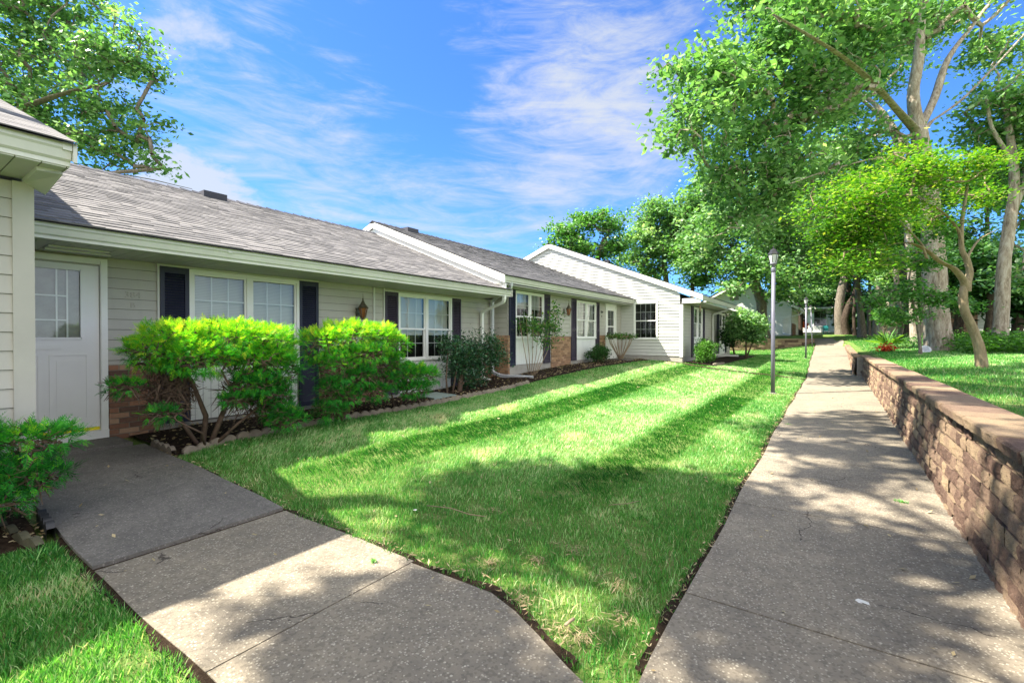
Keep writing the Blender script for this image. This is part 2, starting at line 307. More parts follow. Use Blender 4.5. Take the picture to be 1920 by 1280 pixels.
m, t, b = newmat('mulch'); n = noise(t, 28, 8, .85); c = ramp(t, n, [(.38, (.012, .008, .007)), (.56, (.045, .03, .022)), (.72, (.16, .11, .075))]); t.links.new(c, b.inputs['Base Color']); b.inputs['Roughness'].default_value = 1; b.inputs['Specular IOR Level'].default_value = .1; bump(t, b, noise(t, 70, 8, .9), 1, .04); M['mulch'] = m
def turf():
    m, t, b = newmat('turf_ground'); n = noise(t, 2.2, 6, .7); n2 = noise(t, 45, 6, .8)
    c = ramp(t, mth(t, 'ADD', mth(t, 'MULTIPLY', n, .4), mth(t, 'MULTIPLY', n2, .6)), [(.36, (.045, .10, .02)), (.5, (.10, .18, .035)), (.64, (.26, .24, .11))])
    t.links.new(c, b.inputs['Base Color']); b.inputs['Roughness'].default_value = 1; b.inputs['Specular IOR Level'].default_value = .1; bump(t, b, n2, .8, .03); return m
M['turf'] = turf()
M['grass'] = leafmat('grass_blades', [(0, (.02, .13, .03)), (.25, (.055, .24, .04)), (.5, (.14, .37, .07)), (.75, (.42, .58, .28)), (1, (.66, .57, .36))], .34, .5, .3)
def barkmat(name, st, sc=14):
    m, t, b = newmat(name); g = nd(t, 'ShaderNodeTexCoord'); mp = nd(t, 'ShaderNodeMapping'); mp.inputs['Scale'].default_value = (1, 1, .28); t.links.new(g.outputs['Object'], mp.inputs[0])
    n = noise(t, sc, 8, .75, mp.outputs[0], .4); c = ramp(t, n, st); t.links.new(c, b.inputs['Base Color']); b.inputs['Roughness'].default_value = .95; b.inputs['Specular IOR Level'].default_value = .1; bump(t, b, n, .9, .04); return m
M['bark_p'] = barkmat('pale_bark', [(.33, (.12, .09, .07)), (.46, (.27, .22, .17)), (.62, (.44, .39, .33))], 11)
M['bark_g'] = barkmat('grey_bark', [(.3, (.06, .05, .04)), (.5, (.17, .145, .115)), (.7, (.29, .25, .20))])
M['bark_d'] = barkmat('dark_bark', [(.3, (.02, .015, .012)), (.5, (.06, .045, .035)), (.7, (.12, .09, .07))])
M['bark_t'] = barkmat('tan_bark', [(.3, (.12, .09, .055)), (.5, (.24, .19, .12)), (.7, (.33, .28, .18))], 11)
M['leaf'] = leafmat('tree_leaves', [(0, (.02, .08, .016)), (.45, (.075, .21, .045)), (.8, (.18, .36, .10)), (1, (.34, .48, .20))], .40, .38, .5)
M['leaf_pale'] = leafmat('pale_tree_leaves', [(0, (.03, .10, .03)), (.4, (.12, .26, .085)), (.8, (.27, .42, .19)), (1, (.50, .60, .38))], .40, .38, .5)
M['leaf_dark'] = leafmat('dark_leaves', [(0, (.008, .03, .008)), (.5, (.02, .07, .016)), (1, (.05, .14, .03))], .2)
M['leaf_maple'] = leafmat('maple_leaves', [(0, (.02, .09, .015)), (.35, (.08, .23, .02)), (.7, (.23, .38, .03)), (1, (.52, .50, .08))], .32)
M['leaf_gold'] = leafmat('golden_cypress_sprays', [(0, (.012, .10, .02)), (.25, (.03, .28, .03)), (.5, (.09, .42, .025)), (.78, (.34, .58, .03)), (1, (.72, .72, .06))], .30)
M['leaf_holly'] = leafmat('holly_leaves', [(0, (.012, .04, .02)), (.5, (.03, .10, .04)), (.85, (.07, .18, .06)), (1, (.22, .34, .14))], .15, .3, .5)
M['leaf_rose'] = leafmat('rose_leaves', [(0, (.03, .09, .03)), (.5, (.07, .19, .045)), (1, (.25, .42, .05))], .35)
M['leaf_boxw'] = leafmat('boxwood_leaves', [(0, (.02, .06, .01)), (.5, (.05, .15, .02)), (1, (.13, .32, .035))], .3)
M['twig'] = paint('twig_brown', (.07, .045, .03), (.15, .10, .07), .9, 20)
M['twig_tan'] = paint('twig_tan', (.20, .14, .09), (.34, .26, .17), .9, 20)
M['red'] = leafmat('red_petals', [(0, (.45, .03, .015)), (1, (.75, .12, .05))], .3)
M['straw'] = leafmat('dry_straw', [(0, (.25, .18, .09)), (1, (.5, .40, .24))], .2)
M['edging'] = paint('edging_concrete', (.17, .14, .11), (.30, .25, .19), .95, 8, .2, bm=.5)
M['moss'] = paint('mossy_concrete', (.045, .045, .025), (.11, .10, .06), .95, 9, .2, bm=.6)
M['paper'] = paint('pale_litter', (.6, .58, .52), (.7, .68, .62), .8, 5, bm=0)
# ------------------------------------------------------------------ terrain
GX = np.array([-9, -7.3, -5, -3, -.66, .79])
GY = np.array([-6, 0, 2, 4, 6.5, 8.5, 10.5, 13, 17.5, 22, 26, 30, 36, 45, 60, 100, 300.])
GZ = np.array([[.1, .1, .05, 0, 0, 0], [.17, .17, .12, 0, 0, 0], [.2, .2, .13, 0, 0, 0], [.2, .2, .2, .07, 0, 0], [.2, .2, .2, .09, .03, .06],
 [.3, .28, .27, .15, .05, .09], [.5, .48, .35, .2, .06, .12], [.6, .58, .47, .28, .08, .14], [.62, .6, .56, .4, .1, .17], [.58, .56, .5, .4, .22, .27],
 [.5, .5, .45, .4, .45, .48], [.5, .5, .5, .5, .70, .72], [.6, .6, .65, .75, 1.05, 1.08], [1.3, 1.3, 1.35, 1.4, 1.6, 1.6], [1.8]*6, [2.2]*6, [2.6]*6])
def interp2(x, y):
    x = np.clip(x, GX[0], GX[-1]); y = np.clip(y, GY[0], GY[-1])
    i = np.clip(np.searchsorted(GX, x)-1, 0, len(GX)-2); j = np.clip(np.searchsorted(GY, y)-1, 0, len(GY)-2)
    a = (x-GX[i])/(GX[i+1]-GX[i]); b = (y-GY[j])/(GY[j+1]-GY[j])
    return (GZ[j, i]*(1-a)+GZ[j, i+1]*a)*(1-b)+(GZ[j+1, i]*(1-a)+GZ[j+1, i+1]*a)*b
def wallx(y): return np.interp(y, [-10, 18.5, 18.55, 30, 33, 40], [.95, .95, .73, .73, .6, .2])
def zf(x, y):
    x = np.asarray(x, float); y = np.asarray(y, float)
    zl = interp2(x, y)
    zr = .72+.022*np.clip(x-1, 0, 8)+np.interp(y, [-6, 0, 10, 20, 30], [0, 0, .06, .2, .40])+np.interp(y, [30, 36, 45, 60, 100, 300], [0, .12, .5, .72, 1.1, 1.5])*(1-.75*np.clip((x-1)/4, 0, 1))
    wk = np.clip(1-np.maximum(0, np.abs(y-1.44)-.68)/.45, 0, 1)*np.clip((-.45-x)/.3, 0, 1)*(x > -7.4); zl = zl*(1-wk)+np.interp(x, [-7.3, -6.7, -5, -3.64, -2, -.4], [.17, .15, .10, .02, .02, .02])*wk
    right = x > wallx(y)
    return np.where(right, np.where(y < 36, np.maximum(zr, zl), np.maximum(zl, zr)), zl)
def z1(x, y): return float(zf(x, y))
def in_planter(x, y): # raised bed before the far white house
    fx = np.interp(x, [-9, -6.3, -3.4, -1, -.55], [31, 32.2, 33.8, 35.6, 39]); return (x < -.55) & (y > fx)
xs = np.concatenate([np.linspace(-90, -12, 14), np.arange(-11, .6, .25), [.6, .71, .75, .93, .97], np.arange(1.1, 8, .4), np.linspace(9, 90, 16)])
ys = np.concatenate([np.linspace(-60, -6, 8), np.arange(-5, 18.4, .25), [18.48, 18.6], np.arange(18.8, 20, .25), np.arange(20, 45, .8), np.linspace(46, 320, 22)])
X, Y = np.meshgrid(xs, ys); Z = zf(X, Y)-.012
nx = len(xs); ny = len(ys)
idx = (np.arange(ny-1)[:, None]*nx+np.arange(nx-1)[None, :]).ravel()
wzv = np.interp(X, [-7.3, -6.7, -5, -3.64, -2, -.4], [.17, .15, .10, .02, .02, .02]); Z = np.where((Y > .8) & (Y < 2.1) & (X < -.4) & (X > -7.4), np.minimum(Z, wzv-.02), Z)
fl = np.stack([idx, idx+1, idx+nx+1, idx+nx], 1)
g = mesh_np('ground', np.stack([X.ravel(), Y.ravel(), Z.ravel()], 1), fl.ravel(), np.arange(len(fl))*4, np.full(len(fl), 4), M['turf'], smooth=True)
tag(g, kind='structure')

def slab_strip(mb, left, right, y0, y1, dz, thick=.08, n=4, jit=0.0, crossn=3):
    """one slab of the long path between y0 and y1"""
    vs = []; fs = []
    yy = np.linspace(y0, y1, n)
    for y in yy:
        for k in range(crossn+1):
            x = left(y)+(right(y)-left(y))*k/crossn; vs.append((x, y, z1(min(x, .79), y)+dz))
    m = crossn+1
    for i in range(n-1):
        for k in range(crossn): fs.append((i*m+k, i*m+k+1, (i+1)*m+k+1, (i+1)*m+k))
    top = len(vs)
    ring = [k for k in range(m)]+[i*m+crossn for i in range(1, n)]+[(n-1)*m+k for k in range(crossn-1, -1, -1)]+[i*m for i in range(n-2, 0, -1)]
    for r in ring: v = vs[r]; vs.append((v[0], v[1], v[2]-thick))
    q = len(ring)
    for i in range(q): fs.append((ring[i], top+i, top+(i+1) % q, ring[(i+1) % q]))
    mb.grid(vs, fs, random.random(), False)
pl = lambda y: float(np.interp(y, [-6, 1.0, 1.7, 3, 10, 18, 20.5, 24, 30, 36], [-.5, -.5, -.62, -.66, -.67, -.66, -.72, -.78, -.8, -.85]))+.012*math.sin(y*2.3)
pr = lambda y: float(np.interp(y, [-6, 18.4, 18.6, 24, 30, 36, 44], [.86, .86, .66, .66, .66, .5, .1]))
mb = MB(); joints = [-5, -3.1, -1.3, .75, 2.62, 4.3, 6.1, 7.9, 9.7, 11.5, 13.3, 15.1, 16.9, 18.7, 20.5, 22.3, 24.1, 26, 28, 30, 32, 34, 36]
for a, b_ in zip(joints, joints[1:]): slab_strip(mb, pl, pr, a+.006, b_-.006, .028+random.uniform(-.002, .002), n=7)
o = mb.build('path', M['conc']); tag(o, kind='structure')
# far bend of the path to the left
mb = MB()
pts = [(-.85, 36), (-1.6, 38.6), (-3.4, 41)]; pts2 = [(.3, 36.02), (.1, 40.4), (-2.4, 43)]
for i in range(2):
    a, b_, c_, d_ = pts[i], pts2[i], pts2[i+1], pts[i+1]
    mb.face([(q[0], q[1], z1(q[0], q[1])+.03) for q in (a, b_, c_, d_)])
tag(mb.build('path', M['conc']), kind='structure')
# walkway to the door: slabs along X with a wide crack
def wz(x): return float(np.interp(x, [-7.3, -6.7, -5, -3.64, -2, -.4], [.17, .15, .10, .02, .02, .02]))
def wslab(mb, x0, x1, y0, y1, dz, curve=None):
    n = 8; vs = []; fs = []
    for i in range(n+1):
        x = x0+(x1-x0)*i/n
        yt = y1 if curve is None else curve(x)
        for k in range(4):
            y = y0+(yt-y0)*k/3; vs.append((x, y+.006*math.sin(x*5+k), wz(x)+dz))
    for i in range(n):
        for k in range(3): fs.append((i*4+k, (i+1)*4+k, (i+1)*4+k+1, i*4+k+1))
    t0 = len(vs); ring = [k for k in range(4)]+[i*4+3 for i in range(1, n+1)]+[n*4+k for k in (2, 1, 0)]+[i*4 for i in range(n-1, 0, -1)]
    for r in ring: v = vs[r]; vs.append((v[0], v[1], v[2]-.12))
    q = len(ring)
    for i in range(q): fs.append((ring[i], ring[(i+1) % q], t0+(i+1) % q, t0+i))
    mb.grid(vs, fs, random.random(), False)
mb = MB(); wslab(mb, -6.66, -4.912, .85, 2.03, .024); wslab(mb, -4.905, -3.648, .85, 2.03, .026)
tag(mb.build('walkway', M['conc_s']), kind='structure')
mb = MB(); wslab(mb, -3.612, -2.14, .85, 2.03, .010)
def cv(x): return 2.0 if x < -1.5 else (2.0-.32*((x+1.5)/.7)**1.2 if x < -.8 else 1.68-.1*(x+.8)/.3)
wslab(mb, -2.128, -.505, .85, 1.9, .012, cv)
tag(mb.build('walkway', M['conc']), kind='structure')
mb = MB()
for a_, b_ in zip(np.arange(-6.7, -.6, .3), np.arange(-6.4, -.3, .3)): mb.face([(a_, .90, wz(a_)-.0), (b_, .90, wz(b_)-.0), (b_, 1.97 if b_ < -1.5 else 1.66, wz(b_)), (a_, 1.97 if a_ < -1.5 else 1.66, wz(a_))])
tag(mb.build('soil', M['soil']), kind='structure')
cvx_ = np.arange(-7.4, -.39, .05); cvy_ = np.array([cv(q) for q in cvx_])
def near_walk(x, y): return (x < -.45) & (x > -7.3) & (y > .82) & (y < np.interp(x, cvx_, cvy_)+.012+.012*np.sin(x*17)+.012*np.sin(x*41))

# mulch beds (slightly humped sheets) and bare soil edges
def sheet(name, poly_l, poly_r, mat, dz, hump=.05, n=6, kind='structure', nzs=None):
    nzs = (.02 if hump else 0) if nzs is None else nzs
    k = len(poly_l); Vt = []; 
    for i in range(k):
        for j in range(n+1):
            t = j/n; x = poly_l[i][0]*(1-t)+poly_r[i][0]*t; y = poly_l[i][1]*(1-t)+poly_r[i][1]*t
            Vt.append((x, y, z1(x, y)+dz+hump*math.sin(math.pi*t)+RNG.uniform(-nzs, nzs)*(0 < j < n)))
    fs = [(i*(n+1)+j, i*(n+1)+j+1, (i+1)*(n+1)+j+1, (i+1)*(n+1)+j) for i in range(k-1) for j in range(n)]
    mb = MB(); mb.grid(Vt, fs, .5, True); return tag(mb.build(name, mat), kind=kind)
EDGE = [(-5.90, 2.10), (-5.98, 2.5), (-5.97, 3.5), (-5.98, 4.3), (-5.93, 5.4), (-6.0, 6.8), (-5.92, 8.1), (-5.95, 9.2), (-5.95, 10.2), (-5.92, 11.7), (-5.85, 14), (-5.8, 16.1), (-5.5, 17.5)]
def edge_x(y): return np.interp(y, [p[1] for p in EDGE], [p[0] for p in EDGE])
yy = np.arange(2.06, 17.55, .3); back = lambda y: -7.36 if y < 9.75 else -6.9
sheet('mulch_bed', [(float(edge_x(y)), y) for y in yy], [(back(y), y) for y in yy], M['mulch'], .0, .045)
yy = np.arange(17.3, 27.5, .5)
sheet('mulch_bed', [(-3.45 if y < 19 else -3.2, y) for y in yy], [(-4.55, y) for y in yy], M['mulch'], .0, .03)
yy = np.arange(-1.5, .84, .25)
sheet('mulch_bed', [(-4.25, y) for y in yy], [(-5.15, y) for y in yy], M['soil'], .005, .03)
def in_bed(x, y):
    return ((x < edge_x(y)+.02) & (y > 1.9) & (y < 17.6)) | ((x < -3.3) & (y > 17.3) & (y < 27.5)) | ((x < -4.22) & (y < .86))
# soil strips beside the path and the walkway
yy = np.arange(1.9, 36, .08)
sheet('soil', [(pl(y)-.045-.012*math.sin(y*3)-.008*math.sin(y*11), y) for y in yy], [(pl(y)+.03, y) for y in yy], M['soil'], .004, .0, 2)
xx = np.arange(-5.85, -.86, .05)
sheet('soil', [(x, 2.065+.012*math.sin(x*7)+.012*math.sin(x*19)+(cv(x)-2.0 if x > -2.1 else 0)) for x in xx], [(x, 1.96+(cv(x)-2.0 if x > -2.1 else 0)) for x in xx], M['soil'], .006, .0, 2)
sheet('soil', [(x, .9) for x in np.arange(-4.3, -.6, .05)], [(x, .805+.012*math.sin(x*6)+.01*math.sin(x*23)) for x in np.arange(-4.3, -.6, .05)], M['soil'], .006, .0, 2)
# worn earth branch path crossing the lawn at the white gable
bp = [(-4.6, 17.2), (-3.9, 16.7), (-3.1, 16.3), (-2.3, 16.6), (-1.5, 17.0), (-.66, 17.1)]
def branch_y(x): return np.interp(x, [p[0] for p in bp], [p[1] for p in bp])
mb_l = [(x, float(branch_y(x))-.16) for x in np.arange(-5.4, -.6, .3)]; mb_r = [(x, float(branch_y(x))+.18) for x in np.arange(-5.4, -.6, .3)]
sheet('dirt_track', mb_l, mb_r, M['soil'], .004, .0, 2, nzs=.004)

# ------------------------------------------------------------------ grass blades
def fbm(x, y, s=1.0):
    return (np.sin(x*1.9*s+1.3*np.sin(y*1.1*s))+np.sin(y*2.3*s+1.7*np.sin(x*1.3*s+2))+.6*np.sin((x+y)*4.7*s+2*np.sin(y*3.1*s)))/2.6
def grass(n, xr, yr, keep, width, height, name, far=False, lush=None):
    x = RNG.uniform(*xr, n); y = RNG.uniform(*yr, n)
    k = keep(x, y); x = x[k]; y = y[k]
    d = -x*math.sin(YAW)+y*math.cos(YAW); r = x*math.cos(YAW)+y*math.sin(YAW)
    k = (d > .8) & (np.abs(r) < d*1.16+.3); x = x[k]; y = y[k]; d = d[k]
    patch = fbm(x, y, 1.3)+.5*fbm(x+9, y+4, 3.1)
    clump = fbm(x*3.1, y*3.3, 2.2)
    k = RNG.random(len(x)) < np.clip(.85+.5*clump-.25*(patch > .95), .25, 1); x = x[k]; y = y[k]; d = d[k]; patch = patch[k]; clump = clump[k]
    # mower stripes: blades laid away from or towards the viewer
    ph = (x+.12*np.sin(y*.35)+.02*y)/1.25; st = np.interp(x+.10*np.sin(y*.30+.5)+.015*np.sin(y*1.9), [-6.6, -5.6, -5.2, -4.6, -4.32, -4.24, -3.66, -3.58, -3.2, -2.3, -2.06, -1.98, -1.46, -1.38, -.9, -.6, 2, 2.6, 3.2, 4, 5], [0, .3, .8, .6, .1, -1.3, -1.3, 0, .7, .85, .1, -1.3, -1.3, .1, .4, -.5, -.3, .6, -.2, .6, 0])
    stf = np.clip((y-2.2-.5*(x+3.5))/1.8, 0, 1)*np.where(x < -.6, np.clip((20-y)/3, 0, 1), .6)*(.9+.3*fbm(x*.6, y*.5, 2.0))
    h = height*(1+.25*clump)*RNG.uniform(.55, 1.25, len(x)); w = width*RNG.uniform(.7, 1.3, len(x))*np.clip(d/4.5, 1, 4.5)
    ang = RNG.uniform(0, 2*math.pi, len(x)); lean = RNG.uniform(.1, .75, len(x))*h
    lx = np.cos(ang)*lean; ly = np.sin(ang)*lean+st*stf*h*.7
    wa = RNG.uniform(0, math.pi, len(x)); wx = np.cos(wa)*w/2; wy = np.sin(wa)*w/2
    z = zf(x, y)-.015
    P0 = np.stack([x-wx, y-wy, z], 1); P1 = np.stack([x+wx, y+wy, z], 1)
    P2 = np.stack([x+wx*.75+lx*.45, y+wy*.75+ly*.45, z+h*.62], 1); P3 = np.stack([x+lx, y+ly, z+h*.95], 1); P4 = np.stack([x-wx*.75+lx*.45, y-wy*.75+ly*.45, z+h*.62], 1)
    V = np.stack([P0, P1, P2, P3, P4], 1)
    dry = (np.clip(fbm(x*1.7+3, y*1.5, 1.1)-.45, 0, 1)*.9+np.clip(fbm(x*4.7+1, y*4.1, 1.3)-.62, 0, 1)*.9)*np.clip(RNG.random(len(x))*1.8, 0, 1)
    v = .38+.16*RNG.standard_normal(len(x))+.12*patch+.27*st*stf+dry+(RNG.random(len(x)) < .07)*.4
    return quads_np(name, V, M['grass'], None, np.clip(v, 0, 1), 5)
def keepL(x, y):
    lim = np.interp(y, joints_y, joints_x)
    return (x < lim-.012-.014*np.sin(y*9)-.014*np.sin(y*31)-.02*(RNG.random(len(x)))) & (~near_walk(x, y+.0)) & (~in_bed(x, y)) & (~((np.abs(y-branch_y(x)) < .12+.05*np.sin(x*9)) & (x > -5)))
joints_y = np.arange(-6, 36, .25); joints_x = np.array([pl(q) for q in joints_y])
spot = [(-1.35, 2.05, .10), (-1.05, 1.95, .12), (-1.55, 2.5, .08), (-1.75, 2.3, .09), (-.95, 1.95, .10), (-2.25, 3.0, .07), (-1.0, 2.5, .11), (-1.4, 2.75, .09), (-.85, 2.2, .08)]
def keepN(x, y):
    k = keepL(x, y)
    for sx, sy, sr in spot: k &= ~(((x-sx)**2+(y-sy)**2 < (sr*(1+.3*np.sin(7*np.arctan2(y-sy, x-sx))))**2) & (RNG.random(len(x)) < .55))
    return k
G = []
G.append(grass(150000, (-6.4, -.5), (.2, 5.0), lambda x, y: keepN(x, y) & (y > .2), .0046, .042, 'lawn_grass'))
G.append(grass(60000, (-4.4, -.6), (-1.2, .86), lambda x, y: keepL(x, y) & (y < .83+.012*np.sin(x*8)+.01*np.sin(x*29)) & (x > -4.22), .005, .05, 'lawn_grass'))
G.append(grass(150000, (-6.4, -.5), (5.0, 11), keepL, .0046, .040, 'lawn_grass'))
G.append(grass(120000, (-6.4, -.5), (11, 31), keepL, .0046, .040, 'lawn_grass'))
G.append(grass(150000, (1.12, 9), (3.0, 22), lambda x, y: x > 1.12, .005, .045, 'lawn_grass'))
G.append(grass(60000, (.8, 16), (20, 45), lambda x, y: x > wallx(y)+.2, .005, .05, 'lawn_grass'))
G.append(grass(50000, (-14, -.6), (27, 45), lambda x, y: (~in_bed(x, y)) & (~in_planter(x, y)) & (x < pl(30)-.1), .005, .05, 'lawn_grass'))
main = G[0]
for i, g in enumerate(G): tag(g, kind='stuff', label=['short mown green grass between the walkway, the beds and the concrete path', 'lush grass in the near left corner below the walkway', 'mower striped lawn running beside the garden beds', 'far lawn beside the white gable wall and the lamp posts', 'pale grass on the raised lawn behind the block wall', 'grass under the far trees on the right', 'grass in front of the far planter wall'][i], cat='grass')

# ------------------------------------------------------------------ retaining wall of split-face blocks
def block_courses(mb, xface, y0, y1, ztop, courses, hgt=.148, zlow=None, side=-1):
    for c in range(courses):
        zt = ztop-c*hgt; zb = zt-hgt+.003; y = y0-random.uniform(0, .25)
        while y < y1:
            wd = random.choice([.14, .17, .20, .24]); xf = xface((y+wd/2))-.009*c
            if zt > z1(.5, y)-.05:
                nu, nv = (10, 6) if y < 6 else (6, 3) if y < 11 else (4, 2)
                vs = []; bow = random.uniform(.008, .016); off = random.uniform(-.008, .008)
                for j in range(nv+1):
                    for i in range(nu+1):
                        s_ = i/nu; t_ = j/nv
                        prof = min(1, min(s_, 1-s_)/.16)*bow*min(1, .35+min(t_, 1-t_)/.2*.65)
                        rr = 0 if i in (0, nu) or j in (0, nv) else random.uniform(-.0075, .0075)
                        vs.append((xf+.03+off-prof-rr, y+.002+(wd-.004)*s_, zb+(zt-zb-.002)*t_))
                m_ = nu+1; fs = [(j*m_+i, (j+1)*m_+i, (j+1)*m_+i+1, j*m_+i+1) for j in range(nv) for i in range(nu)]
                mb.grid(vs, fs, None, False)
                # top ledge of the block back into the wall
                mb.face([vs[nv*m_], (xf+.16, vs[nv*m_][1], zt-.002), (xf+.16, vs[-1][1], zt-.002)]+[vs[nv*m_+i] for i in range(nu, 0, -1)], None)
            y += wd
wall = thing('retaining_wall', 'long low wall of purple brown split-face blocks with flat caps along the right side of the path', 'garden wall', (1.0, 8, 0))
mb = MB(); xf = lambda y: float(np.interp(y, [-10, 18.4, 18.5, 24, 32], [.80, .80, .60, .60, .60])); block_courses(mb, xf, -3.2, 30, .786, 9, hgt=.103)
mb.build('block_courses', M['block'], wall)
mb = MB(); mb.box(.85, 1.08, -3.2, 18.4, -.2, .784); mb.box(.66, .9, 18.41, 30, .1, .784); mb.build('wall_core', M['mortar'], wall)
y = -3.1; nc = 0
while y < 30:
    wd = random.choice([.30, .41, .41, .46]); xa = xf(y+wd/2)
    mbc = MB(); nu = 5; vs = []; z0 = .790; zt = .862+random.uniform(-.003, .003)+(0 if y < 20 else .018*(y-20))
    top = [(xa-.035+random.uniform(-.008, .008), y+.006+(wd-.012)*i/nu) for i in range(nu+1)]
    for (px_, py_) in top: vs.append((px_-.004, py_, zt-.012))
    for (px_, py_) in top: vs.append((px_+random.uniform(-.006, .006), py_, z0+(zt-z0)*.45))
    for (px_, py_) in top: vs.append((px_+.006, py_, z0))
    for (px_, py_) in top: vs.append((px_+.012, py_, zt))
    for (px_, py_) in top: vs.append((xa+.31, py_, zt))
    for (px_, py_) in top: vs.append((xa+.32, py_, z0-.06))
    m_ = nu+1; fs = []
    for a, b_ in ((2, 1), (1, 0), (0, 3), (3, 4), (4, 5)):
        for i in range(nu): fs.append((a*m_+i, a*m_+i+1, b_*m_+i+1, b_*m_+i))
    for i in (0, nu): fs.append((2*m_+i, m_+i, i, 3*m_+i, 4*m_+i, 5*m_+i))
    mbc.grid(vs, fs, None, False); mbc.build('cap_stone', M['block'], wall); y += wd; nc += 1

# scalloped concrete edging along the mulch bed: short sections of four scallops
def edging_section(p, q, n, z, mat, label, group, h=.085, r=None):
    p = Vector((p[0], p[1], 0)); q = Vector((q[0], q[1], 0)); d = (q-p)/n; nrm = Vector((-d.y, d.x, 0)).normalized()*.022
    mb = MB()
    for i in range(n):
        a = p+d*i; b_ = p+d*(i+1); zz_ = z1(*(a.xy))+z+random.uniform(-.006, .006); prof = []
        for k in range(9):
            t = k/8; prof.append((a*(1-t)+b_*t, zz_+h*(.55+.45*math.sin(math.pi*t))))
        front = [Vector((q_.x, q_.y, zz_-.06)) for q_, _ in prof]; 
        for sgn in (1, -1):
            mb.face([tuple(prof[k][0]+nrm*sgn+Vector((0, 0, prof[k][1]))) for k in range(9)]+[tuple(front[8]+nrm*sgn), tuple(front[0]+nrm*sgn)])
        for k in range(8):
            mb.face([tuple(prof[k][0]+nrm+Vector((0, 0, prof[k][1]))), tuple(prof[k+1][0]+nrm+Vector((0, 0, prof[k+1][1]))), tuple(prof[k+1][0]-nrm+Vector((0, 0, prof[k+1][1]))), tuple(prof[k][0]-nrm+Vector((0, 0, prof[k][1])))], .5)
    o = mb.build('edging_block', mat); tag(o, label, 'garden edging', group); return o
ed = np.array(EDGE[:8]); 
def along(y): return (float(edge_x(y))+.0, y)
ylist = np.arange(2.15, 9.3, .60)
desc = ['scalloped edging section at the walkway corner, nearest the brick base', 'scalloped edging section just past the walkway corner', 'scalloped edging section below the trunks of the first golden cypress', 'scalloped edging section under the right half of the first golden cypress', 'scalloped edging section in the gap between the two golden cypresses', 'scalloped edging section under the left side of the second golden cypress', 'scalloped edging section below the trunk of the second golden cypress', 'scalloped edging section before the small low cypress', 'scalloped edging section before the grey green slab', 'scalloped edging section before the holly bush', 'scalloped edging section before the first downspout outlet', 'scalloped edging section next to the far downspout outlet']
for i, y in enumerate(ylist[:12]): edging_section(along(y), along(y+.58), 4, .0, M['edging'], desc[i], 'scalloped edging blocks along the mulch bed')
edging_section((-6.55, 2.08), (-5.95, 2.08), 4, .0, M['edging'], 'short scalloped edging section turned along the walkway edge', 'scalloped edging blocks along the mulch bed')
for i in range(2): edging_section((-4.16-.34*i, .72-.06*i), (-4.48-.34*i, .66-.06*i), 2, .0, M['moss'], ['mossy edging block beside the left walkway edge, on the right of its pair', 'mossy edging block at the left picture edge under the near cypress'][i], 'edging blocks of the near bed', h=.08)
edging_section((-4.72, .82), (-4.32, .80), 4, .015, M['iron'], 'small dark toothed edging strip beside the walkway, next to the near left post', None, h=.09)
yy3 = [(-3.42, 17.35), (-3.36, 18.0), (-3.3, 18.7)]
for i in range(2): edging_section(yy3[i], yy3[i+1], 4, .0, M['edging'], ['sunlit edging section at the corner of the white gable wall', 'edging section before the round bush at the shuttered window beyond the gable'][i], 'edging of the far bed')
# ------------------------------------------------------------------ house building blocks
def clap(mb, fr, u0, u1, z0, z1_, e=.127, openings=(), clip=None, lap=.013):
    z = z0
    while z < z1_-.01:
        zt = min(z+e, z1_)
        if clip:
            a0, b0 = clip(z); a1, b1 = clip(zt)
        else: a0 = a1 = u0; b0 = b1 = u1
        a0, a1 = max(a0, u0), max(a1, u0); b0, b1 = min(b0, u1), min(b1, u1)
        if b0 > a0:
            segs = [(a0, b0, a1, b1)]
            for (oa, ob, za, zb) in openings:
                if za < (z+zt)/2 < zb:
                    ns = []
                    for (p, q, p1, q1) in segs:
                        if ob <= p or oa >= q: ns.append((p, q, p1, q1)); continue
                        if oa > p: ns.append((p, oa, p1, oa))
                        if ob < q: ns.append((ob, q, ob, q1))
                    segs = ns
            for (p, q, p1, q1) in segs:
                mb.face([fr(p, lap, z), fr(q, lap, z), fr(max(q1, p1), 0, zt), fr(p1, 0, zt)])
                mb.J = getattr(mb, 'J', None) or MB(); mb.J.face([fr(p, -.004, z-.004), fr(q, -.004, z-.004), fr(q, lap-.001, z-.001), fr(p, lap-.001, z-.001)])  # dark strip under each board stands in for its shadow
        z = zt
def bricks(mb, mm, fr, u0, u1, z0, z1_, w=.03, bl=.20, bh=.066):
    mm.bw(fr, u0+.004, u1-.004, .0, w-.009, z0, z1_-.004)
    r = 0; z = z0
    while z < z1_-.02:
        u = u0-(bl/2 if r % 2 else 0); zt = min(z+bh-.010, z1_)
        while u < u1:
            a = max(u, u0); b_ = min(u+bl-.010, u1)
            if b_-a > .02: mb.bw(fr, a, b_, 0, w+random.uniform(-.002, .003), z, zt, random.random()**1.3)
            u += bl
        z += bh; r += 1
def brick_part(house, fr, a, b_, z0, z1_, mat):
    mb = MB(); mm = MB(); bricks(mb, mm, fr, a, b_, z0, z1_); o = mb.build('brick_base', M[mat], house); mm.build('mortar', M['mortar'], o)
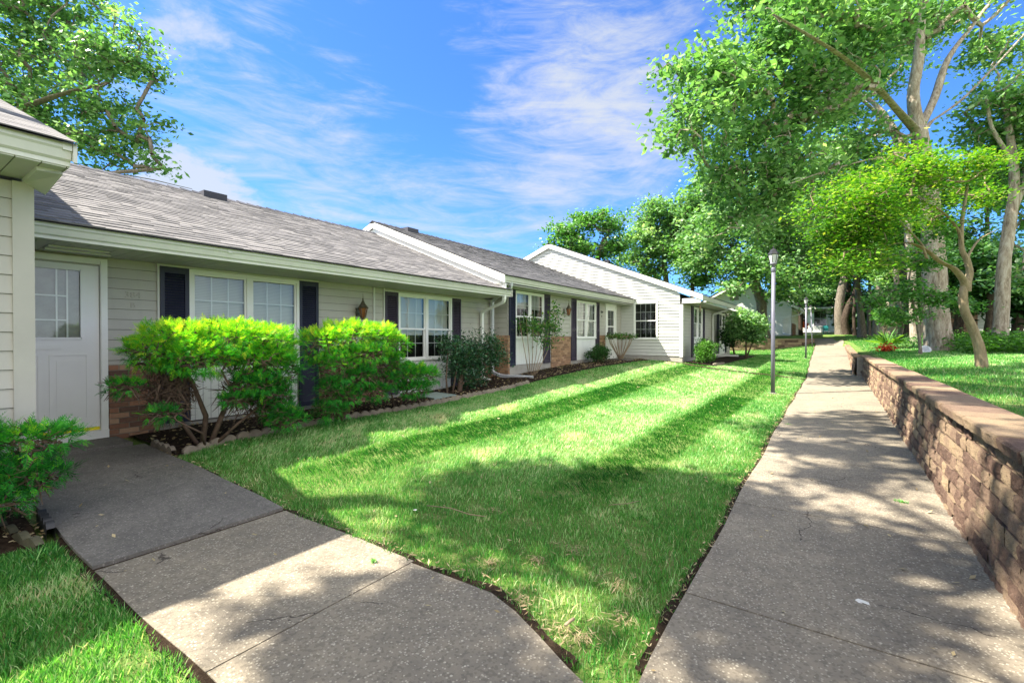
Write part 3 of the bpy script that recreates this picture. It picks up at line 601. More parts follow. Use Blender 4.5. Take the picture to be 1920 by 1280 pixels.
def window(house, fr, u0, u1, z0, z1_, sashes=2, cols=3, rows=2, meet=None, panel=None, blind=.5, label=None, dark=.0, seed=0):
    """double-hung windows in one frame; parts of the house with their own panes, muntins and blinds"""
    mb = MB(); t = .045; W0, W1 = -.02, .042
    mb.bw(fr, u0, u1, W0, W1, z1_-t, z1_); mb.bw(fr, u0, u1, W0, W1+.012, z0, z0+t*.9); mb.bw(fr, u0, u0+t, W0, W1, z0+t*.9, z1_-t); mb.bw(fr, u1-t, u1, W0, W1, z0+t*.9, z1_-t)
    sw = (u1-u0-2*t-(sashes-1)*.075)/sashes; U = []
    for i in range(sashes):
        a = u0+t+i*(sw+.075); U.append((a, a+sw))
        if i < sashes-1: mb.bw(fr, a+sw, a+sw+.075, W0, W1, z0+t*.9, z1_-t)
    zm = meet if meet else (z0+z1_)/2
    gz0, gz1 = z0+t*.9, z1_-t
    for (a, b_) in U:
        r = .028
        for (wa, wb, za, zb) in ((-.01, .022, zm-.02, gz1), (-.03, .002, gz0, zm+.02)):
            mb.bw(fr, a, b_, wa, wb, zb-r, zb); mb.bw(fr, a, b_, wa, wb+.003, za, za+r*1.2); mb.bw(fr, a, a+r, wa, wb, za+r*1.2, zb-r); mb.bw(fr, b_-r, b_, wa, wb, za+r*1.2, zb-r)
    wdw = mb.build('window', M['white'], house)
    if label: wdw['label'] = label
    mu = MB(); gl = MB(); bl = MB(); dk = MB()
    for (a, b_) in U:
        r = .028
        for (wc, za, zb) in ((.006, zm-.02, gz1), (-.014, gz0, zm+.02)):
            A, B, ZA, ZB = a+r, b_-r, za+r*1.2, zb-r
            gl.face([fr(A, wc, ZA), fr(B, wc, ZA), fr(B, wc, ZB), fr(A, wc, ZB)])
            for k in range(1, cols): c = A+(B-A)*k/cols; mu.bw(fr, c-.008, c+.008, wc-.012, wc-.004, ZA, ZB)
            for k in range(1, rows): c = ZA+(ZB-ZA)*k/rows; mu.bw(fr, A, B, wc-.013, wc-.0035, c-.008, c+.008)
        zb0 = gz1-(gz1-gz0)*blind
        if blind > 0: bl.face([fr(a+.01, -.065, zb0), fr(b_-.01, -.065, zb0), fr(b_-.01, -.065, gz1), fr(a+.01, -.065, gz1)])
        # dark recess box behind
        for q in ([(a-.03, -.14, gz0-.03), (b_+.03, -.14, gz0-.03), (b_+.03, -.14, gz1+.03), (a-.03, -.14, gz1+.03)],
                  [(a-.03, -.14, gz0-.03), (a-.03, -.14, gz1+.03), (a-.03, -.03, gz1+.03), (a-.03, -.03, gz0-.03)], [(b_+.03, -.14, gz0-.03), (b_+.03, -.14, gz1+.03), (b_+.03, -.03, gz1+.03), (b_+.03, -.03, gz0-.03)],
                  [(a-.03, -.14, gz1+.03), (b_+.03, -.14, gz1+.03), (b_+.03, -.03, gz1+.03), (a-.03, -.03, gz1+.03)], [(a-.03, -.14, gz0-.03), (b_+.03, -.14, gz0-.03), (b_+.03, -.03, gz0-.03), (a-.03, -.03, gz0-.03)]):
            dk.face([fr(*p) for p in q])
    mu.build('muntins', M['white'], wdw); gl.build('pane', M['glass'], wdw); dk.build('dark_room', M['dark'], wdw)
    if blind > 0: bl.build('blind', M['blind'], wdw)
    if panel:
        pm = MB(); pm.bw(fr, u0+.02, u1-.02, -.01, .012, panel, z0-.002); pm.build('window_panel', M['bead'], house)
    return wdw
def shutter(house, fr, u0, u1, z0, z1_, mat):
    mb = MB(); s = .05; mid = (z0+z1_)/2
    mb.bw(fr, u0, u0+s, .012, .045, z0, z1_); mb.bw(fr, u1-s, u1, .012, .045, z0, z1_)
    for za, zb in ((z0, z0+.08), (mid-.04, mid+.04), (z1_-.08, z1_)): mb.bw(fr, u0+s, u1-s, .012, .044, za, zb)
    o = mb.build('shutter', mat, house); lv = MB()
    for za, zb in ((z0+.08, mid-.04), (mid+.04, z1_-.08)):
        z = za
        while z < zb-.01:
            lv.face([fr(u0+s, .040, z), fr(u1-s, .040, z), fr(u1-s, .018, z+.034), fr(u0+s, .018, z+.034)]); lv.face([fr(u0+s, .014, z), fr(u1-s, .014, z), fr(u1-s, .040, z), fr(u0+s, .040, z)]); z += .036
    lv.build('louvres', mat, o)
def lantern(house, x, y, zt, wallx_):
    """wall lantern: bracket, flared cap with finial, tapered amber body; zt = top of finial"""
    mb = MB(); mb.box(wallx_, wallx_+.02, y-.045, y+.045, zt-.42, zt-.26)
    mb.tube([(wallx_+.02, y, zt-.36), (wallx_+.07, y, zt-.40), (x, y, zt-.47), (x, y, zt-.44)], .010, 6)
    mb.lathe((x, y, zt-.46), [(.02, -.02), (.035, 0), (.045, .01)], 6, sm=False)
    for k in range(6):
        a = math.pi/3*k; mb.tube([(x+.045*math.cos(a), y+.045*math.sin(a), zt-.45), (x+.088*math.cos(a), y+.088*math.sin(a), zt-.26)], .006, 4)
    mb.lathe((x, y, zt-.26), [(.098, -.008), (.105, 0), (.085, .015), (.045, .07), (.022, .12), (.012, .15), (.016, .165), (.006, .18), (.004, .26)], 6, sm=False)
    o = mb.build('wall_lantern', M['brassy'], house)
    g = MB(); g.lathe((x, y, zt-.445), [(.038, 0), (.080, .18)], 6, sm=False); g.build('lantern_glass', M['amber'], o)
def downspout(house, pts, mat=None, label=None):
    mb = MB(); P_ = [Vector(p) for p in pts]; out_ = [P_[0]]
    for i in range(1, len(P_)-1):
        a = (P_[i-1]-P_[i]).normalized(); b_ = (P_[i+1]-P_[i]).normalized(); r = .06
        out_ += [P_[i]+a*r, P_[i]+a*r*.35+b_*r*.35, P_[i]+b_*r]
    out_.append(P_[-1]); mb.tube(out_, .048, 4, sm=False, rot=math.pi/4)
    o = mb.build('downspout', mat or M['white'], house)
    if label: o['label'] = label
def eave(house, xe, ze, y0, y1, xw, zs, mat='trim', sof='soffit'):
    prof = [(xe-.012, ze), (xe, ze), (xe, ze-.035), (xe-.014, ze-.05), (xe-.03, ze-.105), (xe-.045, ze-.118), (xe-.05, ze-.118), (xe-.05, ze-.150), (xe-.09, ze-.150), (xe-.14, ze-.12), (xe-.14, ze)]
    mb = MB(); n = len(prof); vs = [(x, y, z) for y in (y0, y1) for x, z in prof]
    fs = [(i, (i+1) % n, n+(i+1) % n, n+i) for i in range(n)]+[tuple(range(n)), tuple(range(n, 2*n))[::-1]]
    mb.grid(vs, fs, .5, False)
    yj = y0+1.8
    while yj < y1: mb.box(xe-.02, xe+.003, yj, yj+.05, ze-.05, ze+.003); yj += 3.05
    mb.build('gutter', M[mat], house)
    s = MB(); y = y0
    while y < y1-.01:
        yb = min(y+.128, y1); s.box(xw-.02, xe-.06, y, yb-.007, zs, zs+.012); y = yb
    s.box(xw-.02, xe-.1, y0, y1, zs+.02, zs+.03, .2)
    s.build('soffit', M[sof], house)
def roof(house, xe, ze, xr, zr, y0, y1, mat, ridge=True, back=True, rows=None, lip=1.0):
    mb = MB(); L_ = math.hypot(xr-xe, zr-ze); n = rows or int(L_/.135); dx = (xr-xe)/n; dz = (zr-ze)/n
    for i in range(n):
        xa, za = xe+dx*i, ze+dz*i; xb, zb = xe+dx*(i+1.15), ze+dz*(i+1.15); y = y0-random.uniform(0, .3)
        while y < y1:
            w = random.choice([.12, .16, .24, .33]); a = max(y, y0); b_ = min(y+w, y1); cc = random.random(); h = (.007+random.uniform(0, .009))*lip
            if b_ > a:
                mb.face([(xa, a, za+h), (xa, b_, za+h), (xb, b_, zb+.002), (xb, a, zb+.002)], cc); mb.face([(xa, a, za-.004), (xa, b_, za-.004), (xa, b_, za+h), (xa, a, za+h)], cc*.6)
            y += w
    if back:
        xb, zb = 2*xr-xe, ze; mb.face([(xr, y0, zr), (xr, y1, zr), (xb, y1, zb), (xb, y0, zb)], .4)
    mb.face([(xe+.0, y0, ze-.02), (xe, y1, ze-.02), (xr, y1, zr-.03), (xr, y0, zr-.03)], .2)
    mb.build('roof', M[mat], house)
    if ridge:
        r = MB(); y = y0; sl = (zr-ze)/(xe-xr)
        while y < y1:
            yb = min(y+.22, y1); hh = .022+random.uniform(0, .012)
            r.face([(xr+.15, y, zr-.15*sl+.018), (xr+.15, yb, zr-.15*sl+.012), (xr, yb, zr+.02), (xr, y, zr+hh+.01)]); r.face([(xr-.15, y, zr-.15*sl+.018), (xr-.15, yb, zr-.15*sl+.012), (xr, yb, zr+.02), (xr, y, zr+hh+.01)])
            r.face([(xr+.15, y, zr-.15*sl), (xr+.15, y, zr-.15*sl+.018), (xr, y, zr+hh+.01), (xr-.15, y, zr-.15*sl+.018), (xr-.15, y, zr-.15*sl)], 0); y = yb
        r.build('ridge_cap', M['ridge'], house)
def core(house, x0, x1, y0, y1, zb, ze, xr, zr, mat):
    """closed body of the house behind its cladding, gabled"""
    mb = MB(); mb.box(x0, x1, y0, y1, zb, ze)
    for y in (y0, y1): mb.face([(x0, y, ze), (x1, y, ze), (x1, y, ze+.15), (xr, y, zr-.08), (x0, y, ze+.15)])
    mb.build('wall_core', mat, house)
def text(house, s, size, loc, rot, mat, name='house_number', dep=.004):
    cu = bpy.data.curves.new(name, 'FONT'); cu.body = s; cu.size = size; cu.extrude = dep; cu.align_x = 'CENTER'; cu.align_y = 'CENTER'; cu.resolution_u = 3
    tmp = bpy.data.objects.new('tmp', cu); C.objects.link(tmp); dg = bpy.context.evaluated_depsgraph_get(); me = bpy.data.meshes.new_from_object(tmp.evaluated_get(dg)); bpy.data.objects.remove(tmp)
    me.transform(Matrix.Translation(loc) @ rot); me.materials.clear(); me.materials.append(mat); o = bpy.data.objects.new(name, me); return link(o, house)
RX = Matrix.Rotation(math.radians(90), 4, 'Z') @ Matrix.Rotation(math.radians(90), 4, 'X')

# ------------------------------------------------------------------ near left unit (projecting)
hs = thing('row_house', 'near house end with a plain corner post, cut by the left picture edge', 'house', (-5.1, -2, .17))
fr = frx(-5.1); mb = MB(); clap(mb, fr, -7, .745, .32, 2.60, .143); clap(mb, fry(.86), -7.3, -5.1, .3, 2.6, .143); mb.build('wall', M['siding'], hs)
mb = MB(); mb.box(-5.14, -5.075, .745, .862, .30, 2.6); mb.build('corner_post', M['siding'], hs)
mb = MB(); mb.box(-5.3, -5.105, -7, .855, -.1, .315); mb.build('foundation', M['found'], hs)
core(hs, -15, -5.15, -7, .82, 0, 2.6, -10, 4.9, M['siding'])
eave(hs, -4.45, 2.79, -7, .95, -5.1, 2.63)
roof(hs, -4.42, 2.80, -10, 5.05, -7, .97, 'shingle', lip=.3)
mb = MB(); sl = .403
mb.grid([(-4.44, .953, 2.66), (-4.44, .953, 2.79), (-10, .953, 5.03), (-10, .953, 4.84), (-4.44, .975, 2.66), (-4.44, .975, 2.79), (-10, .975, 5.03), (-10, .975, 4.84)], [(0, 1, 2, 3), (4, 5, 6, 7), (0, 4, 5, 1), (0, 3, 7, 4)], .5, False)
mb.grid([(-5.10, .80, 2.60), (-5.10, .80, 2.63), (-4.63, .80, 2.63), (-4.63, .80, 2.60), (-5.10, .93, 2.54), (-5.1, .93, 2.63), (-4.63, .93, 2.63), (-4.60, .93, 2.60)], [(0, 1, 2, 3), (4, 5, 6, 7), (0, 4, 7, 3), (3, 7, 6, 2)], .5, False)
mb.build('rake_board', M['trim'], hs)

# ------------------------------------------------------------------ unit with the near white door
h1 = thing('row_house', 'low house with the near white door, its windows behind the golden cypress bushes', 'house', (-7.32, 5, .2))
X1 = -7.32; fr = frx(X1)
ops = [(.80, 1.86, 0, 2.33), (2.74, 4.34, .27, 2.33), (6.48, 8.10, .25, 2.33)]
mb = MB(); clap(mb, fr, .86, 9.72, .25, 2.40, .127, ops); mb.build('wall', M['siding'], h1)
core(h1, -14.7, X1-.17, .9, 9.7, 0, 2.42, -11, 4.42, M['siding'])
mb = MB(); mb.box(X1-.12, X1-.003, .86, 9.72, -.1, .252); mb.build('foundation', M['found'], h1)
for a, b_ in ((1.875, 2.395), (4.70, 6.12), (8.44, 9.72)): brick_part(h1, fr, a, b_, .16, 1.09, 'brick')
for a, b_, za, zb in ((2.375, 2.400, 1.09, 2.39), (2.40, 4.70, 2.365, 2.39), (6.11, 6.14, .3, 2.39), (5.86, 5.90, 1.09, 2.39), (6.14, 8.44, 2.335, 2.36), (8.42, 8.445, .3, 2.36)): mb = MB(); mb.bw(fr, a, b_, .0, .032, za, zb); mb.build('trim', M['trim'], h1)
window(h1, fr, 2.74, 4.34, .93, 2.36, meet=1.58, panel=.27, blind=.97, label='nearer double window above the first golden cypress, with white blinds')
window(h1, fr, 6.48, 8.10, .93, 2.33, meet=1.60, panel=.25, blind=.62, label='double window with dark lower panes behind the small cypress')
for a, b_, zb in ((2.402, 2.738, 2.362), (4.342, 4.69, 2.362)): shutter(h1, fr, a, b_, .27, zb, M['navy'])
for a, b_, zb in ((6.142, 6.478, 2.333), (8.102, 8.42, 2.333)): shutter(h1, fr, a, b_, .27, zb, M['plum'])
eave(h1, -6.29, 2.54, 1.0, 9.12, X1, 2.392)
roof(h1, -6.26, 2.555, -11, 4.45, .9, 9.10, 'shingle')
mb = MB(); mb.box(-6.45, -6.28, 9.12, 9.135, 2.39, 2.555); mb.build('gutter_cap', M['trim'], h1); mb = MB(); mb.box(-10.98, -10.7, 4.3, 4.75, 4.30, 4.47); mb.build('roof_vent', M['ridge'], h1)
lantern(h1, X1+.17, 5.51, 2.23, X1)
downspout(h1, [(-6.36, 8.9, 2.42), (-6.38, 8.93, 2.26), (-7.24, 9.17, 2.06), (-7.24, 9.17, .40), (-6.95, 9.2, .33), (-6.15, 9.25, .30)], M['white'])
text(h1, '384', .115, (X1+.016, 2.12, 1.955), RX, M['siding']); text(h1, 'B', .10, (X1+.016, 2.12, 1.825), RX, M['siding'])
mb = MB(); mb.box(-7.0, -6.75, 1.25, 1.75, 2.375, 2.39); mb.box(-6.98, -6.9, 1.25, 1.8, 2.36, 2.375); mb.build('ceiling_bracket', M['trim'], h1)
# door
mb = MB(); F2 = fr
for (a, b_, za, zb) in ((.80, .87, .2, 2.37), (1.795, 1.865, .2, 2.37), (.87, 1.795, 2.30, 2.37)): mb.bw(F2, a, b_, -.04, .035, za, zb)
mb.bw(F2, 1.80, 1.83, .035, .047, .2, 2.34)
mb.build('door_frame', M['white'], h1)
mb = MB(); D0, D1 = .875, 1.79
for (a, b_, za, zb) in ((D0, 1.0, .345, 2.298), (1.62, D1, .345, 2.298), (1.0, 1.62, .345, 1.40), (1.0, 1.62, 2.215, 2.298)): mb.bw(F2, a, b_, -.035, .005, za, zb)
for (a, b_, za, zb) in ((.99, 1.63, 2.205, 2.225), (.99, 1.63, 1.395, 1.42), (.985, 1.0, 1.4, 2.22), (1.62, 1.635, 1.4, 2.22)): mb.bw(F2, a, b_, .005, .016, za, zb)
for (a, b_) in ((.97, 1.27), (1.35, 1.68)):
    for q in ((a, b_, .45, .462), (a, b_, 1.21, 1.222), (a, a+.012, .462, 1.21), (b_-.012, b_, .462, 1.21)): mb.bw(F2, *q[:2], .005, .011, *q[2:])
    mb.bw(F2, a+.06, b_-.06, .005, .009, .52, 1.15)
mb.bw(F2, 1.12, 1.46, .005, .012, 1.285, 1.335)
dr = mb.build('door', M['door'], h1)
mb = MB(); mb.bw(F2, D0, D1, -.03, .0, .305, .343); mb.build('yellow_sweep', M['yellow'], dr)
mb = MB(); mb.face([F2(1.0, -.01, 1.41), F2(1.62, -.01, 1.41), F2(1.62, -.01, 2.21), F2(1.0, -.01, 2.21)]); mb.build('pane', M['glass'], dr)
mb = MB(); mb.bw(F2, 1.0, 1.62, -.04, -.038, 1.41, 2.21); mb.build('curtain', M['curtain'], dr)
mb = MB()
for c_ in (1.21, 1.42, 1.51): mb.bw(F2, c_-.008, c_+.008, -.022, -.012, 1.41, 2.21)
for c_ in (1.62, 1.90): mb.bw(F2, 1.0, 1.51, -.022, -.0115, c_-.008, c_+.008)
mb.build('muntins', M['white'], dr)
mb = MB(); mb.bw(F2, .80, 1.865, -.03, .06, .19, .303); mb.build('door_sill', M['white'], h1)
mb = MB(); mb.box(-7.27, -6.68, .87, 1.93, .0, .205); o = mb.build('doorstep', M['conc_s'], h1)

# ------------------------------------------------------------------ middle unit
h2 = thing('row_house', 'middle house with dark grey roof, behind the thin climbing rose and the orange brick', 'house', (-6.85, 13, .6))
X2 = -6.85; fr = frx(X2); ops = [(10.05, 11.5, .70, 2.68), (13.57, 15.08, .68, 2.64), (15.95, 16.95, 0, 2.66)]
mb = MB(); clap(mb, fr, 9.72, 17.5, .72, 2.66, .125, ops)
cl2 = lambda z: (-12.2+(z-4.3)*2.5 if z > 4.3 else -12.2, -6.45-(z-2.95)*2.5 if z > 2.95 else -6.45)
mb.build('wall', M['siding'], h2)
mb = MB(); clap(mb, fry(9.72), X1, X2, .3, 2.9, .125); mb.build('wall', M['siding'], h2)
mb = MB()
cg = lambda z: (-11.0-(4.74-z)*2.5, -11.0+(4.74-z)*2.5)
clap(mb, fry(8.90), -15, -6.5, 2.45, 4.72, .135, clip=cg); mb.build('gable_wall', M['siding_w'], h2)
core(h2, -15, X2-.17, 9.74, 17.5, .2, 2.75, -11, 4.72, M['siding'])
mb = MB(); mb.box(X2-.12, X2-.002, 9.74, 17.5, .1, .715); mb.build('foundation', M['found'], h2)
brick_part(h2, fr, 11.95, 13.17, .50, 1.45, 'brick_o'); brick_part(h2, fr, 15.38, 15.9, .55, 1.5, 'brick_o')
mb = MB(); mm = MB(); bricks(mb, mm, fry(9.72), X1+.01, X2+.05, .25, 1.47); bricks(mb, mm, fr, 9.70, 9.76, .3, 1.47, .05)
bb = mb.build('brick_base', M['brick_o'], h2); mm.build('mortar', M['mortar'], bb)
window(h2, fr, 10.05, 11.5, 1.38, 2.65, meet=1.98, panel=.70, blind=.35, cols=3, label='double window behind the thin climbing rose')
window(h2, fr, 13.57, 15.08, 1.38, 2.63, meet=2.0, panel=.68, blind=1.0, cols=3, label='double window right of the lantern with pale blinds')
for a, b_ in ((9.76, 10.045), (11.505, 11.86), (13.2, 13.565), (15.085, 15.36)): shutter(h2, fr, a, b_, .68, 2.66, M['navy'] if a < 10 else M['plum'])
for a, b_ in ((11.87, 11.90), (13.17, 13.197), (15.365, 15.385)): mb = MB(); mb.bw(fr, a, b_, 0, .03, 1.45, 2.66); mb.build('trim', M['trim'], h2)
eave(h2, -6.29, 2.87, 8.84, 17.49, X2, 2.672)
roof(h2, -6.26, 2.885, -11, 4.78, 8.80, 17.49, 'shingle2')
mb = MB()
for (ya, yb, dzt, dzb) in ((8.80, 8.835, -.01, -.19), (8.86, 8.88, -.20, -.33)):
    for sgn in (1, -1):
        xe_ = -11+sgn*4.72; mb.grid([(-11, ya, 4.78+dzt), (xe_, ya, 2.89+dzt), (xe_, ya, 2.89+dzb), (-11, ya, 4.78+dzb), (-11, yb, 4.78+dzt), (xe_, yb, 2.89+dzt), (xe_, yb, 2.89+dzb), (-11, yb, 4.78+dzb)], [(0, 1, 2, 3), (4, 5, 6, 7), (0, 1, 5, 4), (3, 2, 6, 7), (1, 2, 6, 5)], .5, False)
mb.face([(-11, 8.83, 4.62), (-6.28, 8.83, 2.74), (-6.28, 8.9, 2.74), (-11, 8.9, 4.62)])
mb.build('rake_board', M['white'], h2)
mb = MB(); mb.box(-10.98, -10.7, 9.9, 10.35, 4.64, 4.80); mb.build('roof_vent', M['ridge'], h2)
lantern(h2, X2+.17, 12.76, 2.56, X2)
downspout(h2, [(-6.36, 9.18, 2.75), (-6.38, 9.2, 2.60), (-7.20, 9.55, 2.36), (-7.20, 9.55, .52), (-6.95, 9.6, .44), (-6.15, 9.85, .42)], M['galv'])
mb = MB()
for (a, b_, za, zb) in ((15.95, 16.02, .6, 2.66), (16.88, 16.95, .6, 2.66), (16.02, 16.88, 2.6, 2.66)): mb.bw(fr, a, b_, -.03, .035, za, zb)
mb.build('door_frame', M['white'], h2)
mb = MB()
for (a, b_, za, zb) in ((16.02, 16.17, .62, 2.6), (16.73, 16.88, .62, 2.6), (16.17, 16.73, 2.42, 2.6), (16.17, 16.73, .62, 1.35), (16.17, 16.73, 1.80, 1.85)): mb.bw(fr, a, b_, -.02, .015, za, zb)
dr = mb.build('door', M['white'], h2)
mb = MB(); mb.face([fr(16.17, 0, 1.35), fr(16.73, 0, 1.35), fr(16.73, 0, 2.42), fr(16.17, 0, 2.42)]); mb.build('pane', M['glass'], dr)
mb = MB(); mb.bw(fr, 16.17, 16.73, -.1, -.09, 1.3, 2.45); mb.build('dark_room', M['dark'], dr)
mb = MB(); mb.bw(fr, 16.44, 16.46, -.015, -.005, 1.35, 2.42); mb.bw(fr, 16.17, 16.73, -.016, -.004, 2.1, 2.12); mb.build('muntins', M['white'], dr)
mb = MB(); mb.bw(fr, 16.06, 16.10, .015, .05, 1.48, 1.6); mb.build('handle', M['brassy'], dr)
text(h2, '384', .12, (X2+.016, 15.62, 2.33), RX, M['iron']); text(h2, 'C', .11, (X2+.016, 15.62, 2.18), RX, M['iron'])
mb = MB(); mb.box(-6.8, -6.0, 15.9, 17.0, .45, .63); mb.build('doorstep', M['conc_s'], h2)

# ------------------------------------------------------------------ far unit with the sunlit gable
h3 = thing('row_house', 'far house with the large sunlit white clapboard gable and one gridded window', 'house', (-4.5, 21, .57))
fg = fry(17.5); X3 = -4.5; fr = frx(X3)
c3 = lambda z: (-10.1-(5.33-z)*2.45, -10.1+(5.33-z)*2.45)
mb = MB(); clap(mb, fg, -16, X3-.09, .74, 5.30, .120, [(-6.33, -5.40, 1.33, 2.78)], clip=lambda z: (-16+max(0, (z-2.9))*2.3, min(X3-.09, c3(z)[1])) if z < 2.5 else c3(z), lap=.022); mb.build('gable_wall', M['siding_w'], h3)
mb = MB(); mb.box(X3-.10, X3+.012, 17.485, 17.50, .70, 2.63); mb.box(X3-.02, X3+.012, 17.502, 17.60, .70, 2.63); mb.build('corner_board', M['white'], h3)
ops = [(19.02, 20.52, .65, 2.64), (24.02, 25.6, .6, 2.6)]
mb = MB(); clap(mb, fr, 17.6, 27.1, .72, 2.66, .12, ops); mb.build('wall', M['siding'], h3)
core(h3, -15.7, X3-.17, 17.68, 27.1, .3, 2.72, -10.1, 5.3, M['siding'])
mb = MB(); mb.box(-13, X3-.005, 17.505, 27.1, .2, .735); mb.build('foundation', M['found'], h3)
window(h3, fg, -6.33, -5.40, 1.34, 2.77, sashes=1, cols=4, rows=2, blind=.0, label='single gridded window on the sunlit gable')
window(h3, fr, 19.02, 20.52, 1.36, 2.62, meet=1.98, panel=.66, blind=.9, cols=2, label='shuttered double window around the corner of the gable')
window(h3, fr, 24.02, 25.6, 1.30, 2.6, meet=1.95, panel=.6, blind=.3, cols=2, label='far double window beyond the downspout')
for a, b_ in ((18.70, 19.015), (20.525, 20.93), (23.55, 24.015), (25.605, 25.9)): shutter(h3, fr, a, b_, .66, 2.64, M['plum'] if a < 21 else M['navy'])
eave(h3, -3.79, 2.93, 17.44, 27.6, X3, 2.675)
roof(h3, -3.76, 2.945, -10.1, 5.47, 17.40, 27.6, 'shingle2')
mb = MB()
for sgn in (1, -1):
    xe_ = -10.1+sgn*6.32; ya, yb = 17.40, 17.43
    mb.grid([(-10.1, ya, 5.46), (xe_, ya, 2.94), (xe_, ya, 2.75), (-10.1, ya, 5.27), (-10.1, yb, 5.46), (xe_, yb, 2.94), (xe_, yb, 2.75), (-10.1, yb, 5.27)], [(0, 1, 2, 3), (4, 5, 6, 7), (0, 1, 5, 4), (3, 2, 6, 7), (1, 2, 6, 5)], .5, False)
mb.face([(-10.1, 17.42, 5.30), (-3.79, 17.42, 2.78), (-3.79, 17.5, 2.78), (-10.1, 17.5, 5.30)])
mb.box(-4.5, -3.86, 17.43, 17.46, 2.66, 2.83)
mb.build('rake_board', M['white'], h3)
mb = MB(); mb.box(-8.0, -7.8, 18.5, 18.7, 4.5, 4.70); mb.build('roof_vent', M['ridge'], h3)
downspout(h3, [(-3.86, 22.9, 2.8), (-3.9, 22.85, 2.66), (-4.42, 22.4, 2.45), (-4.42, 22.4, .68), (-4.2, 22.5, .62), (-3.45, 22.9, .60)], M['trim'])
mb = MB(); mb.tube([(-4.0, 18.0, 2.66), (-4.0, 18.0, 2.5), (-4.0, 18.0, 2.35)], [.01, .035, .01], 6); tag(mb.build('wind_chime', M['twig_tan']), 'small copper coloured wind chime hanging under the far eave corner', 'wind chime')

# ------------------------------------------------------------------ white gable house beyond the planter
h4 = thing('house', 'white gable house with a square attic vent on the raised bed', 'house', (-6.1, 44, 1.6))
YG = 41; fg = fry(YG); c4 = lambda z: (-6.1-(5.75-z)/.535, -6.1+(5.75-z)/.535)
mb = MB(); clap(mb, fg, -9.65, -2.55, 1.62, 5.7, .16, [(-6.9, -6.1, 4.35, 5.15)], clip=lambda z: c4(z) if z > 3.5 else (-9.65, -2.55), lap=.02)
mb.build('gable_wall', M['white'], h4); mb = MB(); clap(mb, frx(-2.55), YG, 50, 1.62, 3.6, .16); mb.build('wall', M['white'], h4)
core(h4, -9.6, -2.6, YG+.05, 50, 1.2, 3.5, -6.1, 5.6, M['white'])
mb = MB(); mb.bw(fg, -6.92, -6.08, -.02, .03, 4.33, 4.42); mb.bw(fg, -6.92, -6.08, -.02, .03, 5.08, 5.17); mb.bw(fg, -6.92, -6.83, -.02, .03, 4.42, 5.08); mb.bw(fg, -6.17, -6.08, -.02, .03, 4.42, 5.08); v4 = mb.build('attic_vent', M['white'], h4)
mb = MB()
for k in range(8): mb.bw(fg, -6.83, -6.17, -.02, .015, 4.43+.08*k, 4.48+.08*k)
mb.build('vent_slats', M['twig_tan'], v4)
mb = MB()
for sgn in (1, -1):
    xe_ = -6.1+sgn*4.26
    mb.grid([(-6.1, 40.5, 5.87), (xe_, 40.5, 3.58), (xe_, 40.5, 3.38), (-6.1, 40.5, 5.66), (-6.1, 50.4, 5.87), (xe_, 50.4, 3.58), (xe_, 50.4, 3.38), (-6.1, 50.4, 5.66)], [(0, 1, 2, 3), (4, 5, 6, 7), (3, 2, 6, 7), (1, 2, 6, 5)], .5, False)
mb.build('eave_board', M['white'], h4)
mb = MB()
for sgn in (1, -1):
    xe_ = -6.1+sgn*4.3; mb.face([(-6.1, 40.46, 5.93), (xe_, 40.46, 3.62), (xe_, 50.45, 3.62), (-6.1, 50.45, 5.93)])
mb.build('roof', M['shingle'], h4)
downspout(h4, [(-1.86, 41.2, 3.4), (-1.9, 41.2, 3.2), (-3.1, 40.9, 2.8), (-3.1, 40.9, 1.75), (-2.6, 40.6, 1.62)], M['white'])
mb = MB(); mm = MB(); bricks(mb, mm, frx(-2.5), 41.2, 45, 1.5, 2.5); bb = mb.build('brick_base', M['brick'], h4); mm.build('mortar', M['mortar'], bb)
# planter wall and raised bed in front of it
pw = thing('planter_wall', 'low tan and brown stone planter wall holding the raised bed before the white gable house', 'garden wall', (-3.4, 33.8, .5))
PT = [(-10, 31), (-6.3, 32.2), (-3.4, 33.8), (-1.6, 35.2), (-1.05, 37), (-1.1, 40), (-2.2, 43)]
mb = MB()
for i in range(len(PT)-1):
    (xa, ya), (xb, yb) = PT[i], PT[i+1]; L_ = math.hypot(xb-xa, yb-ya); n = max(1, int(L_/.4)); dx, dy = (xb-xa)/L_, (yb-ya)/L_
    for c_ in range(6):
        for k in range(n):
            u = (k+(c_ % 2)*.5)*L_/n; z = .30+c_*.16; fr_ = lambda uu, w, zz_: (xa+dx*uu+dy*w, ya+dy*uu-dx*w, zz_)
            mb.bw(fr_, u, u+L_/n-.01, -.2, random.uniform(0, .02), z, z+.15)
mb.build('block_courses', M['block'], pw)
mb = MB()
for i in range(len(PT)-1):
    (xa, ya), (xb, yb) = PT[i], PT[i+1]; L_ = math.hypot(xb-xa, yb-ya); dx, dy = (xb-xa)/L_, (yb-ya)/L_; fr_ = lambda uu, w, zz_: (xa+dx*uu+dy*w, ya+dy*uu-dx*w, zz_); mb.bw(fr_, 0, L_, -.3, .04, 1.262, 1.33)
mb.build('cap_stone', M['block'], pw)
mb = MB(); top = [(x, y, 1.29 if i < 5 else 1.45) for i, (x, y) in enumerate(PT)]
mb.face([(-10, 31, 1.25), (-6.3, 32.3, 1.25), (-3.5, 33.95, 1.25), (-1.75, 35.3, 1.25), (-1.2, 37, 1.28), (-1.25, 40, 1.5), (-2.3, 43, 1.62), (-12, 43, 1.64)])
tag(mb.build('raised_bed', M['turf']), kind='structure')

